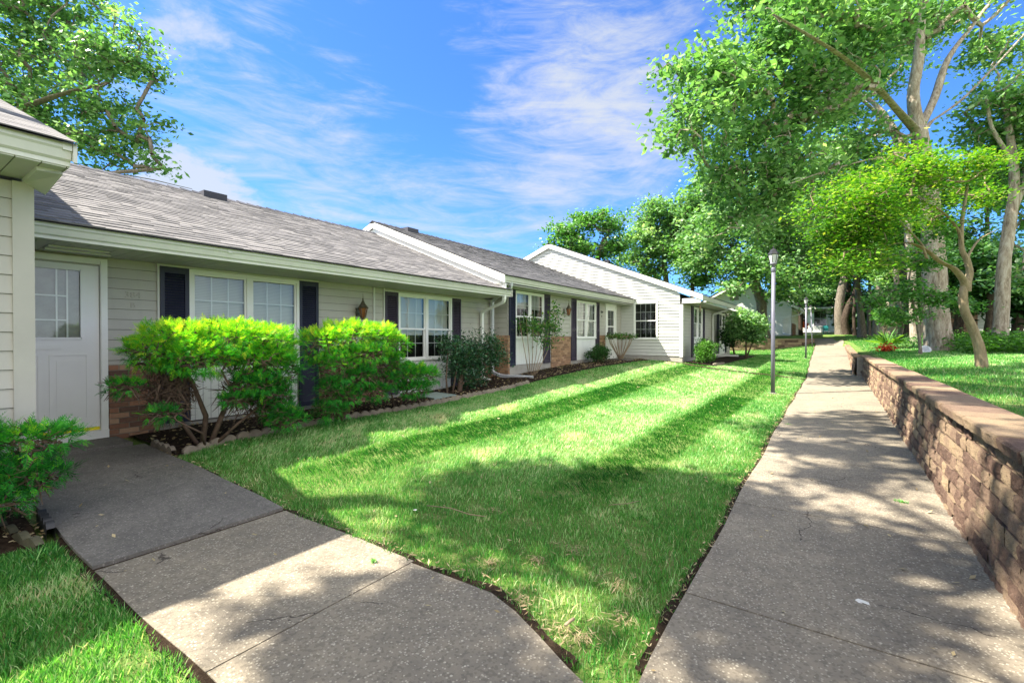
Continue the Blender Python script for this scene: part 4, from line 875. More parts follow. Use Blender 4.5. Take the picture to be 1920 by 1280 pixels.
# ------------------------------------------------------------------ far houses seen through the trees
def far_house(label, X0, X1_, Y0, zb, ht, wins, roofh=1.8, brickpart=None, pal='white'):
    h = thing('house', label, 'house', ((X0+X1_)/2, Y0, zb)); fg = fry(Y0)
    mb = MB(); clap(mb, fg, X0, X1_, zb, zb+ht, .18, [(a, b_, zb+.5, zb+ht-.2) for a, b_ in wins], lap=.02); mb.box(X0, X1_, Y0+.3, Y0+7, zb-.3, zb+ht); mb.box(X0-.02, X0+.1, Y0, Y0+.3, zb-.3, zb+ht); mb.box(X1_-.1, X1_+.02, Y0, Y0+.3, zb-.3, zb+ht); mb.build('wall', M[pal], h)
    for a, b_ in wins: window(h, fg, a, b_, zb+.55, zb+ht-.25, sashes=1 if b_-a < 1.5 else 2, cols=2, rows=1, blind=random.choice([0, .3, .5]))
    mb = MB(); ym = Y0+3.5; mb.face([(X0-.4, Y0-.6, zb+ht), (X1_+.4, Y0-.6, zb+ht), (X1_+.4, ym, zb+ht+roofh), (X0-.4, ym, zb+ht+roofh)]); mb.face([(X0-.4, ym, zb+ht+roofh), (X1_+.4, ym, zb+ht+roofh), (X1_+.4, Y0+7.6, zb+ht), (X0-.4, Y0+7.6, zb+ht)])
    mb.face([(X0-.4, Y0-.6, zb+ht-.02), (X1_+.4, Y0-.6, zb+ht-.02), (X1_+.4, Y0+.1, zb+ht-.02), (X0-.4, Y0+.1, zb+ht-.02)]); mb.build('roof', M['shingle2'], h)
    mb = MB(); mb.box(X0-.4, X1_+.4, Y0-.64, Y0-.6, zb+ht-.14, zb+ht+.02); mb.build('gutter', M['white'], h)
    if brickpart:
        mb = MB(); mm = MB(); bricks(mb, mm, fg, brickpart[0], brickpart[1], zb-.1, zb+ht-.3, .04); bb = mb.build('brick_base', M['brick'], h); mm.build('mortar', M['mortar'], bb)
    return h
far_house('distant white house with a row of tall windows beyond the bend of the path', -6.0, 4.2, 57, 1.95, 2.5, [(-3.3, -2.1), (-1.6, -.4), (.0, 1.2), (1.7, 2.9)])
pB = P(1790, 640, 31); 
far_house('distant grey white house with dark windows behind the maple on the right', 5.6, 15.5, 40.5, 1.30, 2.3, [(7.9, 8.7), (8.9, 9.9), (10.7, 11.9), (12.6, 13.9)], brickpart=(5.65, 7.5), pal='siding_w')
far_house('distant pale house half hidden by the clustered trunks', 5.4, 15, 57, 1.75, 2.3, [(6.4, 7.6), (8.6, 9.9), (11.5, 12.8)], pal='siding_w')
# ------------------------------------------------------------------ vegetation
def ghit(px, py):
    v = FW + RT*((px-960)/F) + UP*((640-py)/F)
    d = 1.0
    while d < 200:
        p = Vector((0, 0, H))+v*d
        if p.z <= z1(p.x, p.y): return p
        d *= 1.01
    return Vector((0, 0, H))+v*60
def rand_dirs(n):
    d = RNG.standard_normal((n, 3)); return d/np.linalg.norm(d, axis=1)[:, None]
def leaves_np(C_, n_per, spread, size, up=.5, flat=1.0, aspect=.55, fold=.0):
    """diamond leaves gathered round cluster centres C_ (k,3)"""
    k = len(C_)*n_per; c = np.repeat(C_, n_per, 0)+RNG.standard_normal((k, 3))*spread*np.array([1, 1, flat])
    nrm = rand_dirs(k); nrm[:, 2] = np.abs(nrm[:, 2])+up; nrm /= np.linalg.norm(nrm, axis=1)[:, None]
    a = np.cross(nrm, rand_dirs(k)); a /= np.linalg.norm(a, axis=1)[:, None]; b = np.cross(nrm, a)
    s = size*np.clip(np.exp(RNG.normal(-.08, .33, k)), .35, 1.7)[:, None]
    dr = np.zeros((k, 3)); dr[:, 2] = -.25
    V = np.stack([c-a*s*.5, c+b*s*aspect*.5+a*s*.05+dr*s*fold, c+a*s*.55, c-b*s*aspect*.5+a*s*.05+dr*s*fold], 1)
    return V, c
def blob_points(blobs, n, shell=.45):
    vol = np.array([b[1]*b[2]*b[3] if len(b) == 4 else b[1]**3 for b in blobs])**.75; pr_ = vol/vol.sum(); out_ = []
    for b, q in zip(blobs, pr_):
        m_ = max(2, int(round(n*q))); d = rand_dirs(m_); r = RNG.random(m_)**shell
        rad = np.array(b[1:]) if len(b) == 4 else np.array([b[1]]*3)
        # lumpy outline
        lump = 1+.22*np.sin(d[:, 0]*5+b[0][0]*3)*np.sin(d[:, 1]*6+b[0][1])+.15*np.sin(d[:, 2]*9+b[0][2]*5)
        out_.append(np.array(b[0])+d*r[:, None]*rad*lump[:, None])
    return np.concatenate(out_)
def skeleton(nodes, parents, targets, bend=.12, maxstep=None):
    """connect each target to the nearest existing node, adding a bent mid node"""
    nodes = [np.array(n) for n in nodes]; parents = list(parents); root = nodes[-1]; leafi = []
    order = np.argsort(np.linalg.norm(targets-root, axis=1))
    arr = np.zeros((len(nodes)+len(targets)*2+5, 3)); cnt = len(nodes); arr[:cnt] = nodes
    for t in order:
        p = targets[t]; d = np.linalg.norm(arr[:cnt]-p, axis=1)+.35*np.maximum(0, arr[:cnt, 2]-p[2]); j = int(np.argmin(d)); L_ = d[j]
        mid = (arr[j]*.5+p*.5)+RNG.standard_normal(3)*bend*L_; mid[2] += .06*L_
        arr[cnt] = mid; parents.append(j); arr[cnt+1] = p; parents.append(cnt); leafi.append(cnt+1); cnt += 2
    return arr[:cnt], parents
def branch_mesh(name, arr, parents, start, tip, mat, parent, power=.42, rmax=.2, sides=5, minr=.004):
    n = len(arr); w = np.ones(n)
    for i in range(n-1, 0, -1):
        if parents[i] >= 0: w[parents[i]] += w[i]*.5 if i < start else w[i]*.75
    cnt = np.ones(n)
    for i in range(n-1, 0, -1):
        if parents[i] >= 0: cnt[parents[i]] += cnt[i]
    r = np.minimum(tip*cnt**power, rmax)
    I = np.arange(start, n); Pn = np.array(parents)[I]; A = arr[Pn]; B = arr[I]; ra = np.minimum(r[Pn], r[I]*1.35); rb = r[I]
    t = B-A; ln = np.linalg.norm(t, axis=1); t /= np.maximum(ln, 1e-6)[:, None]
    ref = np.where(np.abs(t[:, 2:3]) < .9, np.array([[0, 0, 1.]]), np.array([[1., 0, 0]])); x = np.cross(t, ref); x /= np.linalg.norm(x, axis=1)[:, None]; y = np.cross(t, x)
    Q = []
    for k in range(sides):
        a0 = 2*math.pi*k/sides; a1 = 2*math.pi*(k+1)/sides
        c0 = x*math.cos(a0)+y*math.sin(a0); c1 = x*math.cos(a1)+y*math.sin(a1)
        Q.append(np.stack([A+c0*ra[:, None], A+c1*ra[:, None], B+c1*rb[:, None], B+c0*rb[:, None]], 1))
    return quads_np(name, np.concatenate(Q), mat, parent, RNG.random(len(I)*sides))
def trunk_mesh(name, pts, rad, mat, parent, n=14, flare=1.5, sub=5):
    P_ = [np.array(p) for p in pts]; out_ = []; R = []
    for i in range(len(P_)-1):
        p0 = P_[max(i-1, 0)]; p1 = P_[i]; p2 = P_[i+1]; p3 = P_[min(i+2, len(P_)-1)]
        for k in range(sub):
            t = k/sub; out_.append(.5*((2*p1)+(-p0+p2)*t+(2*p0-5*p1+4*p2-p3)*t*t+(-p0+3*p1-3*p2+p3)*t**3)); R.append(rad[i]*(1-t)+rad[i+1]*t)
    out_.append(P_[-1]); R.append(rad[-1]); base = out_[0][2]
    vs = []; ph = random.uniform(0, 6)
    for i, (p, r) in enumerate(zip(out_, R)):
        hgt = max(0, p[2]-base); fl = 1+(flare-1)*math.exp(-hgt/(rad[0]*1.3))
        for k in range(n):
            a = 2*math.pi*k/n; rr = r*(1+(fl-1)*(.7+.5*math.sin(a*3+ph)))*(1+.05*math.sin(a*4+i*.9+ph)+random.uniform(-.025, .025))
            vs.append((p[0]+rr*math.cos(a), p[1]+rr*math.sin(a), p[2]-(.15 if i == 0 else 0)))
    fs = [(i*n+k, i*n+(k+1) % n, (i+1)*n+(k+1) % n, (i+1)*n+k) for i in range(len(out_)-1) for k in range(n)]+[tuple(range((len(out_)-1)*n, len(out_)*n))]
    mb = MB(); mb.grid(vs, fs, .5, True); return mb.build(name, mat, parent)
def tree(label, trunk, rad, blobs, ncl, nleaf, leaf, spread, lm, bm, limbs=(), group=None, name='tree', cat='tree', up=.5, tip=.012, flat=.7, start_frac=.5, rmax=.14, flare=1.5, shell=.45, power=.42, aspect=.6, crownname='crown', vshift=0.0):
    t = thing(name, label, cat, trunk[0], group)
    trunk_mesh('trunk', trunk, rad, M[bm], t, flare=flare)
    for pts, rr in limbs: trunk_mesh('limb', pts, rr, M[bm], t, n=8, flare=1, sub=4)
    nodes = [np.array(p) for p in trunk]; k0 = max(1, int(len(nodes)*start_frac)); nodes = nodes[k0:]
    par = [-1]+list(range(len(nodes)-1))
    for pts, rr in limbs:
        for i, p in enumerate(pts): nodes.append(np.array(p)); par.append(-1 if i == 0 else len(nodes)-2)
    T = blob_points(blobs, ncl, shell); s0 = len(nodes)
    arr, par = skeleton(nodes, par, T)
    branch_mesh('branches', arr, par, s0, tip, M[bm], t, rmax=rmax, power=power)
    ends = arr[s0+1::2]; mids = arr[s0::2]
    cl = np.concatenate([ends, mids[RNG.random(len(mids)) < .35]])
    V, c = leaves_np(cl, nleaf, spread, leaf, up, flat, aspect)
    zc = (c[:, 2]-c[:, 2].min())/max(.1, np.ptp(c[:, 2])); clv = np.repeat(RNG.standard_normal(len(cl))*.13, nleaf)
    quads_np(crownname, V, M[lm], t, np.clip(.45+vshift+clv+.16*RNG.standard_normal(len(c))+.1*(zc-.5), 0, 1))
    return t
def pb(px, py, D, r, rz=None, ry=None): # blob by what the photograph shows and its depth
    return (tuple(P(px, py, D)), r, ry or r, rz or r)
def pts_(D, *pp): return [tuple(P(x, y, D+(q[0] if q else 0))) for x, y, *q in pp]

# big pale sycamore with the long limb over the path
D = 17.6; b0 = ghit(1760, 657); D = (b0-Vector((0, 0, H))).dot(FW)
tr = [tuple(b0)]+pts_(D, (1754, 560), (1750, 470), (1742, 380), (1733, 310), (1722, 240))
limbs = [(pts_(D, (1722, 250), (1690, 215, -.8), (1645, 165, -2.0), (1590, 115, -3.4), (1530, 75, -4.2), (1450, 28, -4.6)), [.16, .12, .095, .07, .05, .028]),
         (pts_(D, (1722, 245), (1712, 180), (1722, 110), (1728, 20), (1735, -90)), [.20, .18, .15, .12, .07]),
         (pts_(D, (1722, 245), (1752, 185, .3), (1778, 110, .5), (1830, 40, .8), (1890, -40, 1)), [.15, .13, .10, .07, .05]),
         (pts_(D, (1735, 310), (1690, 262, .5), (1640, 195, 1.0), (1570, 155, 1.5)), [.15, .12, .09, .06]),
         (pts_(D, (1740, 370), (1670, 300, -1), (1570, 315, -2), (1480, 345, -3)), [.10, .08, .06, .035]),
         (pts_(D, (1735, 235), (1800, 190), (1860, 130), (1925, 60)), [.07, .06, .045, .03])]
blobs = [pb(1440, 90, D-2, 1.7, 1.5), pb(1360, 170, D-2.5, 1.5, 1.3), pb(1300, 230, D-3, 1.1, 1.1), pb(1410, 250, D-1, 1.7, 1.4), pb(1520, 180, D-1, 1.7, 1.3), pb(1600, 60, D-1, 2.0, 1.6), pb(1500, 10, D-2, 1.6, 1.4), pb(1470, 340, D-1.5, 1.5, 1.1),
         pb(1600, 280, D+1, 1.6, 1.3), pb(1690, 50, D+1.5, 1.6, 1.3), pb(1800, 10, D+2, 1.6, 1.0), pb(1850, 100, D+2, 1.0, .6), pb(1340, 330, D-1.5, 1.0, .9), pb(1640, 380, D+1.5, 1.3, 1.1), pb(1300, 130, D-2.5, .8, .7), pb(1610, -60, D, 2.5, 1.4), pb(1420, -30, D-1, 1.5, 1.2), pb(1570, 400, D+2, 1.3, 1.2)]
tree('tall pale sycamore with a long orange limb, the biggest trunk behind the block wall', tr, [.35, .33, .31, .28, .25, .23], blobs+[pb(1380, 400, D-1, 1.2, .8), pb(1330, 440, D, .9, .6), pb(1450, 430, D, 1.1, .7)], 1200, 31, .17, .27, 'leaf_pale', 'bark_p', limbs, name='sycamore_tree', rmax=.09, tip=.0085, flare=1.25, shell=.6)
# its slimmer twin just behind
b0 = ghit(1716, 652); D = 20.0; b0 = P(1718, 645, 20.0)
D = 21; tr = [tuple(P(1716, 650, D))]+pts_(D, (1714, 600), (1708, 500), (1700, 400), (1690, 300), (1668, 240), (1620, 190))
tree('slim pale trunk standing close against the left of the big sycamore', tr, [.18, .165, .155, .15, .14, .11, .07], [pb(1560, 190, D+1, 1.5), pb(1640, 120, D+1.5, 1.8), pb(1500, 250, D+1, 1.5), pb(1590, 320, D+1, 1.5, 1.2)], 230, 40, .17, .30, 'leaf', 'bark_p', name='sycamore_tree', flare=1.3, rmax=.07, tip=.01)
# flanking pale tree at the right
b0 = ghit(1872, 655); D = (b0-Vector((0, 0, H))).dot(FW)
tr = [tuple(b0)]+pts_(D, (1878, 590), (1882, 500), (1893, 420), (1902, 340), (1893, 250), (1880, 170))
lb = [(pts_(D, (1897, 400), (1925, 330), (1950, 250)), [.12, .09, .06]), (pts_(D, (1898, 300), (1860, 240), (1850, 180)), [.08, .06, .04])]
tree('pale vine-wrapped trunk at the right edge rising behind the ground cover', tr, [.22, .19, .175, .16, .13, .10, .06], [pb(1900, 190, D, 1.4, 1.0), pb(1880, 290, D+1, 1.4, .9), pb(1960, 240, D, 1.5), pb(1840, 250, D+1, .9, .5), pb(1900, 90, D+1, 1.0, .6), pb(1895, 330, D+1.5, 1.0, .5), pb(1850, 180, D+2, .8, .5), pb(1915, 430, D+1, .8, .6), pb(1900, 520, D+1, .9, .6), pb(1960, 330, D, 1.2)], 330, 30, .16, .30, 'leaf_pale', 'bark_p', lb, name='sycamore_tree', rmax=.06, tip=.008, flare=1.3)
b0 = ghit(1726, 664); D = (b0-Vector((0, 0, H))).dot(FW)
tree('slender understorey sapling whose green sprays hang before the big sycamore trunk', [tuple(b0)]+pts_(D, (1722, 620), (1712, 570), (1705, 520), (1720, 470)), [.045, .04, .035, .028, .02], [pb(1690, 545, D, .55, .35), pb(1755, 560, D, .6, .28), pb(1650, 565, D, .5, .25), pb(1735, 490, D, .6, .35), pb(1670, 490, D, .5, .35), pb(1800, 575, D+.3, .5, .2), pb(1700, 590, D, .5, .16), pb(1760, 440, D, .45, .3)], 190, 24, .095, .16, 'leaf', 'bark_g', name='sapling', tip=.004, rmax=.015, flat=.5, start_frac=.3)
# yellow green maple in front
b0 = ghit(1842, 688); D = (b0-Vector((0, 0, H))).dot(FW)
tr = [tuple(b0)]+pts_(D, (1836, 650), (1822, 612), (1808, 580), (1806, 548), (1812, 528))
lb = [(pts_(D, (1812, 532), (1790, 505, -.1), (1762, 490, -.2), (1738, 470, -.3), (1700, 455, -.5), (1640, 465, -.7), (1590, 470, -1)), [.075, .062, .052, .045, .035, .025, .012]),
      (pts_(D, (1812, 532), (1818, 510), (1812, 485), (1803, 465), (1803, 420), (1812, 360), (1818, 300)), [.07, .06, .055, .045, .035, .025, .012]),
      (pts_(D, (1803, 440), (1770, 400, -.2), (1720, 375, -.4), (1660, 360, -.6)), [.03, .025, .018, .01]), (pts_(D, (1812, 485), (1835, 450, .3), (1870, 430, .5)), [.03, .02, .01]),
      (pts_(D, (1738, 470, -.3), (1690, 420, -.6), (1630, 400, -1)), [.025, .018, .01])]
def flatb(px, py, dd, r): return pb(px+random.uniform(-16, 16), py+random.uniform(-18, 18), D+dd+random.uniform(-.6, .6), r*1.1, .30)
blobs = [flatb(1600, 395, -1, .62), flatb(1570, 440, -1.1, .5), flatb(1640, 355, -.8, .55), flatb(1560, 480, -1, .4), flatb(1660, 440, -.7, .5), flatb(1700, 345, -.5, .55), flatb(1630, 500, -.8, .5), flatb(1700, 400, -.4, .5), flatb(1720, 300, -.3, .4), flatb(1770, 330, -.2, .5), flatb(1700, 290, .1, .4), flatb(1800, 300, .1, .5), flatb(1840, 370, .3, .4), flatb(1750, 420, -.2, .4), flatb(1540, 400, -1.2, .25), flatb(1620, 430, -.2, .5), flatb(1595, 350, -.6, .35), flatb(1580, 510, -.9, .35), flatb(1850, 300, .5, .35)]
tree('small crooked maple with bright yellow green layered leaves on the raised lawn', tr, [.088, .085, .08, .075, .07, .07], blobs, 620, 26, .066, .14, 'leaf_maple', 'bark_t', lb, name='maple_tree', rmax=.02, tip=.0036, flat=.45, up=1.2, start_frac=.8, flare=1.35, power=.36)
# lower green sprays of the same wood behind the maple trunk
# big leaning tree before the white gable house
D = 33; tr = pts_(D, (1426, 630), (1428, 590), (1427, 565), (1420, 545), (1412, 520))
lb = [(pts_(D, (1416, 530), (1450, 470), (1480, 420)), [.25, .18, .1]), (pts_(D, (1414, 525), (1390, 480), (1350, 440)), [.25, .18, .1])]
blobs = [pb(1400, 400, D-1, 3.2, 2.6), pb(1330, 440, D-1, 2.5, 2), pb(1480, 420, D-1, 3, 2.6), pb(1380, 500, D-2, 2.2, 1.2), pb(1450, 520, D-3, 2.0, 1.0), pb(1310, 490, D-1, 1.8, 1.4), pb(1520, 490, D-1, 2.4, 1.5), pb(1370, 540, D-3, 1.3, .5), pb(1340, 360, D, 2.3, 1.8), pb(1480, 550, D-2, 1.3, .7), pb(1290, 400, D+1, 1.6, 1.4), pb(1470, 330, D, 2.5, 2)]
tree('leafy tree with a leaning grey trunk on the bed before the white gable house', tr, [.45, .34, .32, .36, .30], blobs, 900, 34, .24, .42, 'leaf_pale', 'bark_g', lb, name='shade_tree', tip=.013, rmax=.12, flare=1.9, start_frac=.6, flat=.6)
# trees behind the far gable
D = 32
tree('thin open crowned tree directly behind the gable ridge', pts_(D, (1115, 660), (1118, 560), (1122, 490), (1130, 450)), [.22, .18, .14, .1], [pb(1060, 435, D, 1.4, 1.0), pb(1100, 412, D, 1.4, .7), pb(1145, 418, D, 1.3, .8), pb(1030, 470, D, .9, .6), pb(1085, 465, D, 1.7, .9), pb(1150, 465, D, 1.4, .9), pb(1115, 500, D, 1.6, .7)], 320, 30, .20, .30, 'leaf', 'bark_g', name='shade_tree', tip=.014, flat=.5, shell=.7, rmax=.09)
D = 35
tree('fuller tree behind the gable roof slope, right of the thin one', pts_(D, (1255, 650), (1250, 540), (1245, 490), (1250, 450)), [.26, .2, .17, .12], [pb(1235, 400, D, 1.6, 1.2), pb(1280, 420, D, 1.9, 1.5), pb(1200, 450, D, 1.5, 1.1), pb(1250, 470, D, 2.0, 1.2), pb(1190, 490, D, 1.3, .8), pb(1300, 480, D, 1.6, 1.3), pb(1225, 510, D, 1.3, .7), pb(1330, 400, D+1, 1.4, 1.2), pb(1215, 420, D, 1.0, .9)], 420, 32, .24, .38, 'leaf_pale', 'bark_g', name='shade_tree', tip=.02, flat=.6)
D = 33; tree('bare dark trunk with little foliage between the gable roof and the white house', pts_(D, (1296, 660), (1298, 560), (1300, 490)), [.17, .15, .1], [pb(1300, 480, D, 1.2, .9), pb(1310, 525, D, .9, .5)], 70, 30, .24, .35, 'leaf', 'bark_d', name='shade_tree', tip=.02)
# tall oak behind the near roof, upper left
D = 15
tr = [(-25, .5, .2), (-25.2, .8, 3), (-25.0, 1.0, 6), (-24.6, 1.2, 9)]
lb = [([(-25, 1, 5.5), (-22.5, 2.2, 7.6), (-20, 3.5, 8.6), (-17.8, 4.6, 9.0)], [.22, .16, .11, .05]), ([(-24.6, 1.2, 8.6), (-21.5, 2, 11), (-18.5, 3.4, 12.5)], [.18, .12, .06]), ([(-25, 1, 4.5), (-21.5, 2.8, 5.9), (-18.3, 4.6, 6.4), (-16.3, 6.2, 6.0)], [.15, .11, .07, .03])]
blobs = [pb(60, 80, D+1, 2.2, 1.6), pb(170, 110, D, 1.7, 1.1), pb(240, 120, D, 1.0, .6), pb(40, 190, D, 2.1, 1.2), pb(160, 210, D, 1.7, .9), pb(260, 250, D, 1.1, .5), pb(200, 280, D, 1.2, .6), pb(285, 310, D, .8, .3), pb(100, 270, D, 1.5, .7), pb(-60, 120, D+1, 2.6, 2.2), pb(110, 10, D+1, 2.0, 1.2), pb(30, -40, D+1, 2.4, 1.5), pb(280, 140, D, .5, .45), pb(310, 235, D, .5, .25), pb(250, 70, D, .9, .5), pb(190, 330, D+.5, 1.0, .3)]
tree('tall oak rising behind the near house roof in the upper left of the picture', tr, [.5, .42, .36, .28], blobs, 640, 36, .15, .27, 'leaf_pale', 'bark_g', lb, name='oak_tree', tip=.008, rmax=.06, flat=.45, shell=.65, start_frac=.6)

# trees whose shade falls over the near lawn and path (they stand behind the viewer)
def shade_blobs(lst, hgt):
    out_ = []
    for (gx, gy, r, dz) in lst:
        h_ = hgt+dz; out_.append(((gx-.58*h_, gy-.41*h_, h_), r, r, r*.5))
    return out_
sb = shade_blobs([(-1.9, 3.8, .7, 0), (-1.2, 4.3, .55, .2), (-2.5, 3.4, .45, .3), (-.9, 4.0, .75, .5), (-2.2, 3.2, .7, .2), (-.35, 2.5, .35, .3), (-1.2, 3.4, .8, .8), (.4, 1.8, .25, 0), (-1.6, 1.5, .5, .4), (-.6, 3.5, .7, 1), (.3, 3.9, .35, .6), (-.8, 1.0, .5, .2), (-.1, 1.2, .3, .3), (.1, 2.9, .3, .5)], 8.5)
tree('spreading tree behind the viewer shading the near lawn', [(-4.0, -8.5, 0), (-4.1, -8, 3), (-4.3, -6.8, 5.5), (-4.8, -4.6, 7.6)], [.35, .3, .24, .14], sb, 420, 34, .16, .24, 'leaf', 'bark_g', name='oak_tree', tip=.006, rmax=.05, flat=.6, shell=.8)
sb = shade_blobs([(.2, 5.6, .55, 0), (-.1, 6.7, .6, .5), (.7, 7.1, .6, .4), (.1, 7.9, .6, .1), (.9, 8.4, .6, .5), (-.2, 8.8, .6, .5), (1.6, 6.2, .7, .2), (2.0, 8.6, .9, .1), (1.7, 3.8, .8, .2), (3.4, 10, 1.0, 0), (-.9, 8.1, .25, 0), (.4, 9.6, .5, .3), (3.5, 6.5, 1, 0)], 10)
tree('high limbed tree left of the viewer shading the middle of the path', [(-12.6, -6.0, 0), (-12.3, -5.4, 4), (-11, -3.8, 7.5), (-9, -1.5, 10)], [.4, .34, .26, .14], sb, 230, 28, .16, .23, 'leaf', 'bark_g', name='oak_tree', tip=.006, rmax=.05, flat=.6, shell=.8)

# row of trunks beyond the wall, each with its own crown
rows_ = [
 (1630, 632, 33, [(1630, 632), (1629, 590), (1631, 540), (1628, 480)], 7, 'bark_g', [(1630, 470, 1.2)], 'leaf', 'slender trunk just right of the straight speckled one'),
 (1664, 637, 28, [(1664, 637), (1663, 590), (1660, 540), (1655, 480)], 7, 'bark_d', [(1655, 470, 1.2)], 'leaf', 'thin dark trunk squeezed between the flared trunk and the ivy collared one'),
 (1724, 641, 27, [(1724, 641), (1727, 600), (1726, 550), (1722, 480)], 8, 'bark_g', [(1722, 470, 1.2)], 'leaf', 'thin brown trunk showing in the gap left of the big sycamore'),
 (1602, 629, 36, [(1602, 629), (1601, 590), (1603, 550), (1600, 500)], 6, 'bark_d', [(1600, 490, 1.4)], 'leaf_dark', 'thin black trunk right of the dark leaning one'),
 (1820, 634, 33, [(1820, 634), (1822, 600), (1820, 560), (1825, 500)], 9, 'bark_g', [(1825, 500, 1.3)], 'leaf', 'thin grey trunk seen behind the crooked maple stem'),
 (1577, 627, 36, [(1577, 627), (1573, 590), (1578, 540), (1588, 500), (1592, 440)], 17, 'bark_g', [(1560, 470, 2.2), (1600, 440, 2.0)], 'leaf', 'grey trunk bowing gently at the far bend of the path'),
 (1586, 627, 37, [(1586, 627), (1583, 600), (1592, 570), (1605, 545), (1612, 500)], 14, 'bark_d', [(1620, 500, 1.8)], 'leaf_dark', 'dark leaning trunk joined to the right of the bowing grey one'),
 (1617, 633, 32, [(1617, 633), (1614, 590), (1609, 550), (1606, 500), (1600, 440)], 13, 'bark_g', [(1620, 480, 1.7), (1590, 420, 1.8)], 'leaf', 'straight speckled trunk in the gap between the far bend and the cluster'),
 (1641, 634, 30, [(1641, 634), (1643, 590), (1645, 540), (1640, 470)], 11, 'bark_g', [(1650, 480, 1.5)], 'leaf_pale', 'brown trunk second from the left in the clustered row'),
 (1653, 636, 27, [(1653, 636), (1653, 590), (1650, 555), (1644, 520), (1638, 440)], 14, 'bark_p', [(1640, 440, 1.7), (1665, 520, 1.1)], 'leaf', 'light trunk with a flared orange foot behind the spiky yucca'),
 (1674, 640, 25, [(1674, 640), (1673, 590), (1670, 540), (1668, 470)], 19, 'bark_p', [(1680, 480, 1.5)], 'leaf', 'pale wide trunk collared with ivy, left of the dark stump'),
 (1690, 642, 26, [(1690, 642), (1690, 600), (1683, 560), (1680, 500)], 12, 'bark_g', [(1700, 520, 1.3)], 'leaf_pale', 'thin brown trunk between the ivy collared one and the dark stump'),
 (1706, 643, 24, [(1706, 643), (1708, 600), (1704, 540), (1695, 470)], 22, 'bark_d', [(1700, 430, 1.4)], 'leaf', 'dark thick trunk left of the pale twin trunks'),
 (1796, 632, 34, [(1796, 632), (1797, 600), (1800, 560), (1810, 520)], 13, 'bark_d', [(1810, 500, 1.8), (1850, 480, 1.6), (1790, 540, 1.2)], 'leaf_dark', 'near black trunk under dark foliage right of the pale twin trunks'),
]
for (px, py, D, path_, r0, bk, bl_, lf, lab) in rows_:
    g0 = ghit(px, py+.01); D = min(max((g0-Vector((0, 0, H))).dot(FW), 18), 44)
    sc = D/30; r0 = r0/870*D*.5/sc; tree(lab, pts_(D, *path_), [r0*sc*(1-.12*i) for i in range(len(path_))], [pb(x, y, D+1, q*sc, q*sc*.7) for x, y, q in bl_], int(90*len(bl_)), 30, .22, .36, lf, bk, name='woodland_tree', tip=.016, start_frac=.6, group='trunks standing beyond the block wall')
# backdrop trees behind the lawn on the right
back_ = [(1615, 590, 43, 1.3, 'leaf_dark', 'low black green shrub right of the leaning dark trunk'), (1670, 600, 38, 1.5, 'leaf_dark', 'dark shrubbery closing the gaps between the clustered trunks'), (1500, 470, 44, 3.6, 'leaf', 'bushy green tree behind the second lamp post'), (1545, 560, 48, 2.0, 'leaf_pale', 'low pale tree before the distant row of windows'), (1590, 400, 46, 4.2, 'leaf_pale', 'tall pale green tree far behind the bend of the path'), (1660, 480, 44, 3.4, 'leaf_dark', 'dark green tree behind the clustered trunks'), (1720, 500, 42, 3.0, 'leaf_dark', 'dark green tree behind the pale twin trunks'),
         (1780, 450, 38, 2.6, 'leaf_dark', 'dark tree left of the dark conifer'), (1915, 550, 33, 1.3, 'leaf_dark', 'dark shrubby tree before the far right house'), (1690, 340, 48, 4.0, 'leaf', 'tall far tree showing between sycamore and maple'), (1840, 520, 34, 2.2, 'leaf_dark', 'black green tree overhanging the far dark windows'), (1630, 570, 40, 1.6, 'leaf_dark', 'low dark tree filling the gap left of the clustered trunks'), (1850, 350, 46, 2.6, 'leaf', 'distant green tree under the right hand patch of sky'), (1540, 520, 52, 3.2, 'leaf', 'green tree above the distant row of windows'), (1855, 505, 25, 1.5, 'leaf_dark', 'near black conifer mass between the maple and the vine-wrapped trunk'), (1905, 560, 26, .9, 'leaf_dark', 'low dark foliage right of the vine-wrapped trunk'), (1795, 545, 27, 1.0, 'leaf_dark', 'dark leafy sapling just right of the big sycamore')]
for (px, py, D, r, lf, lab) in back_:
    c_ = P(px, py, D); gz = z1(c_.x, c_.y)
    tree(lab, [(c_.x, c_.y, gz), (c_.x+.1, c_.y, (gz+c_.z)/2), (c_.x, c_.y, c_.z)], [.25, .2, .12], [((c_.x, c_.y, c_.z), r, r, r*.75), ((c_.x+r*.6, c_.y+.4, c_.z-r*.5), r*.6, r*.6, r*.5), ((c_.x-r*.7, c_.y-.3, c_.z+.1), r*.6, r*.6, r*.5)], int(70*r), 30, .30, .50, lf, 'bark_d', name='woodland_tree', tip=.02, group='trees of the wood behind the right lawn', start_frac=.5)

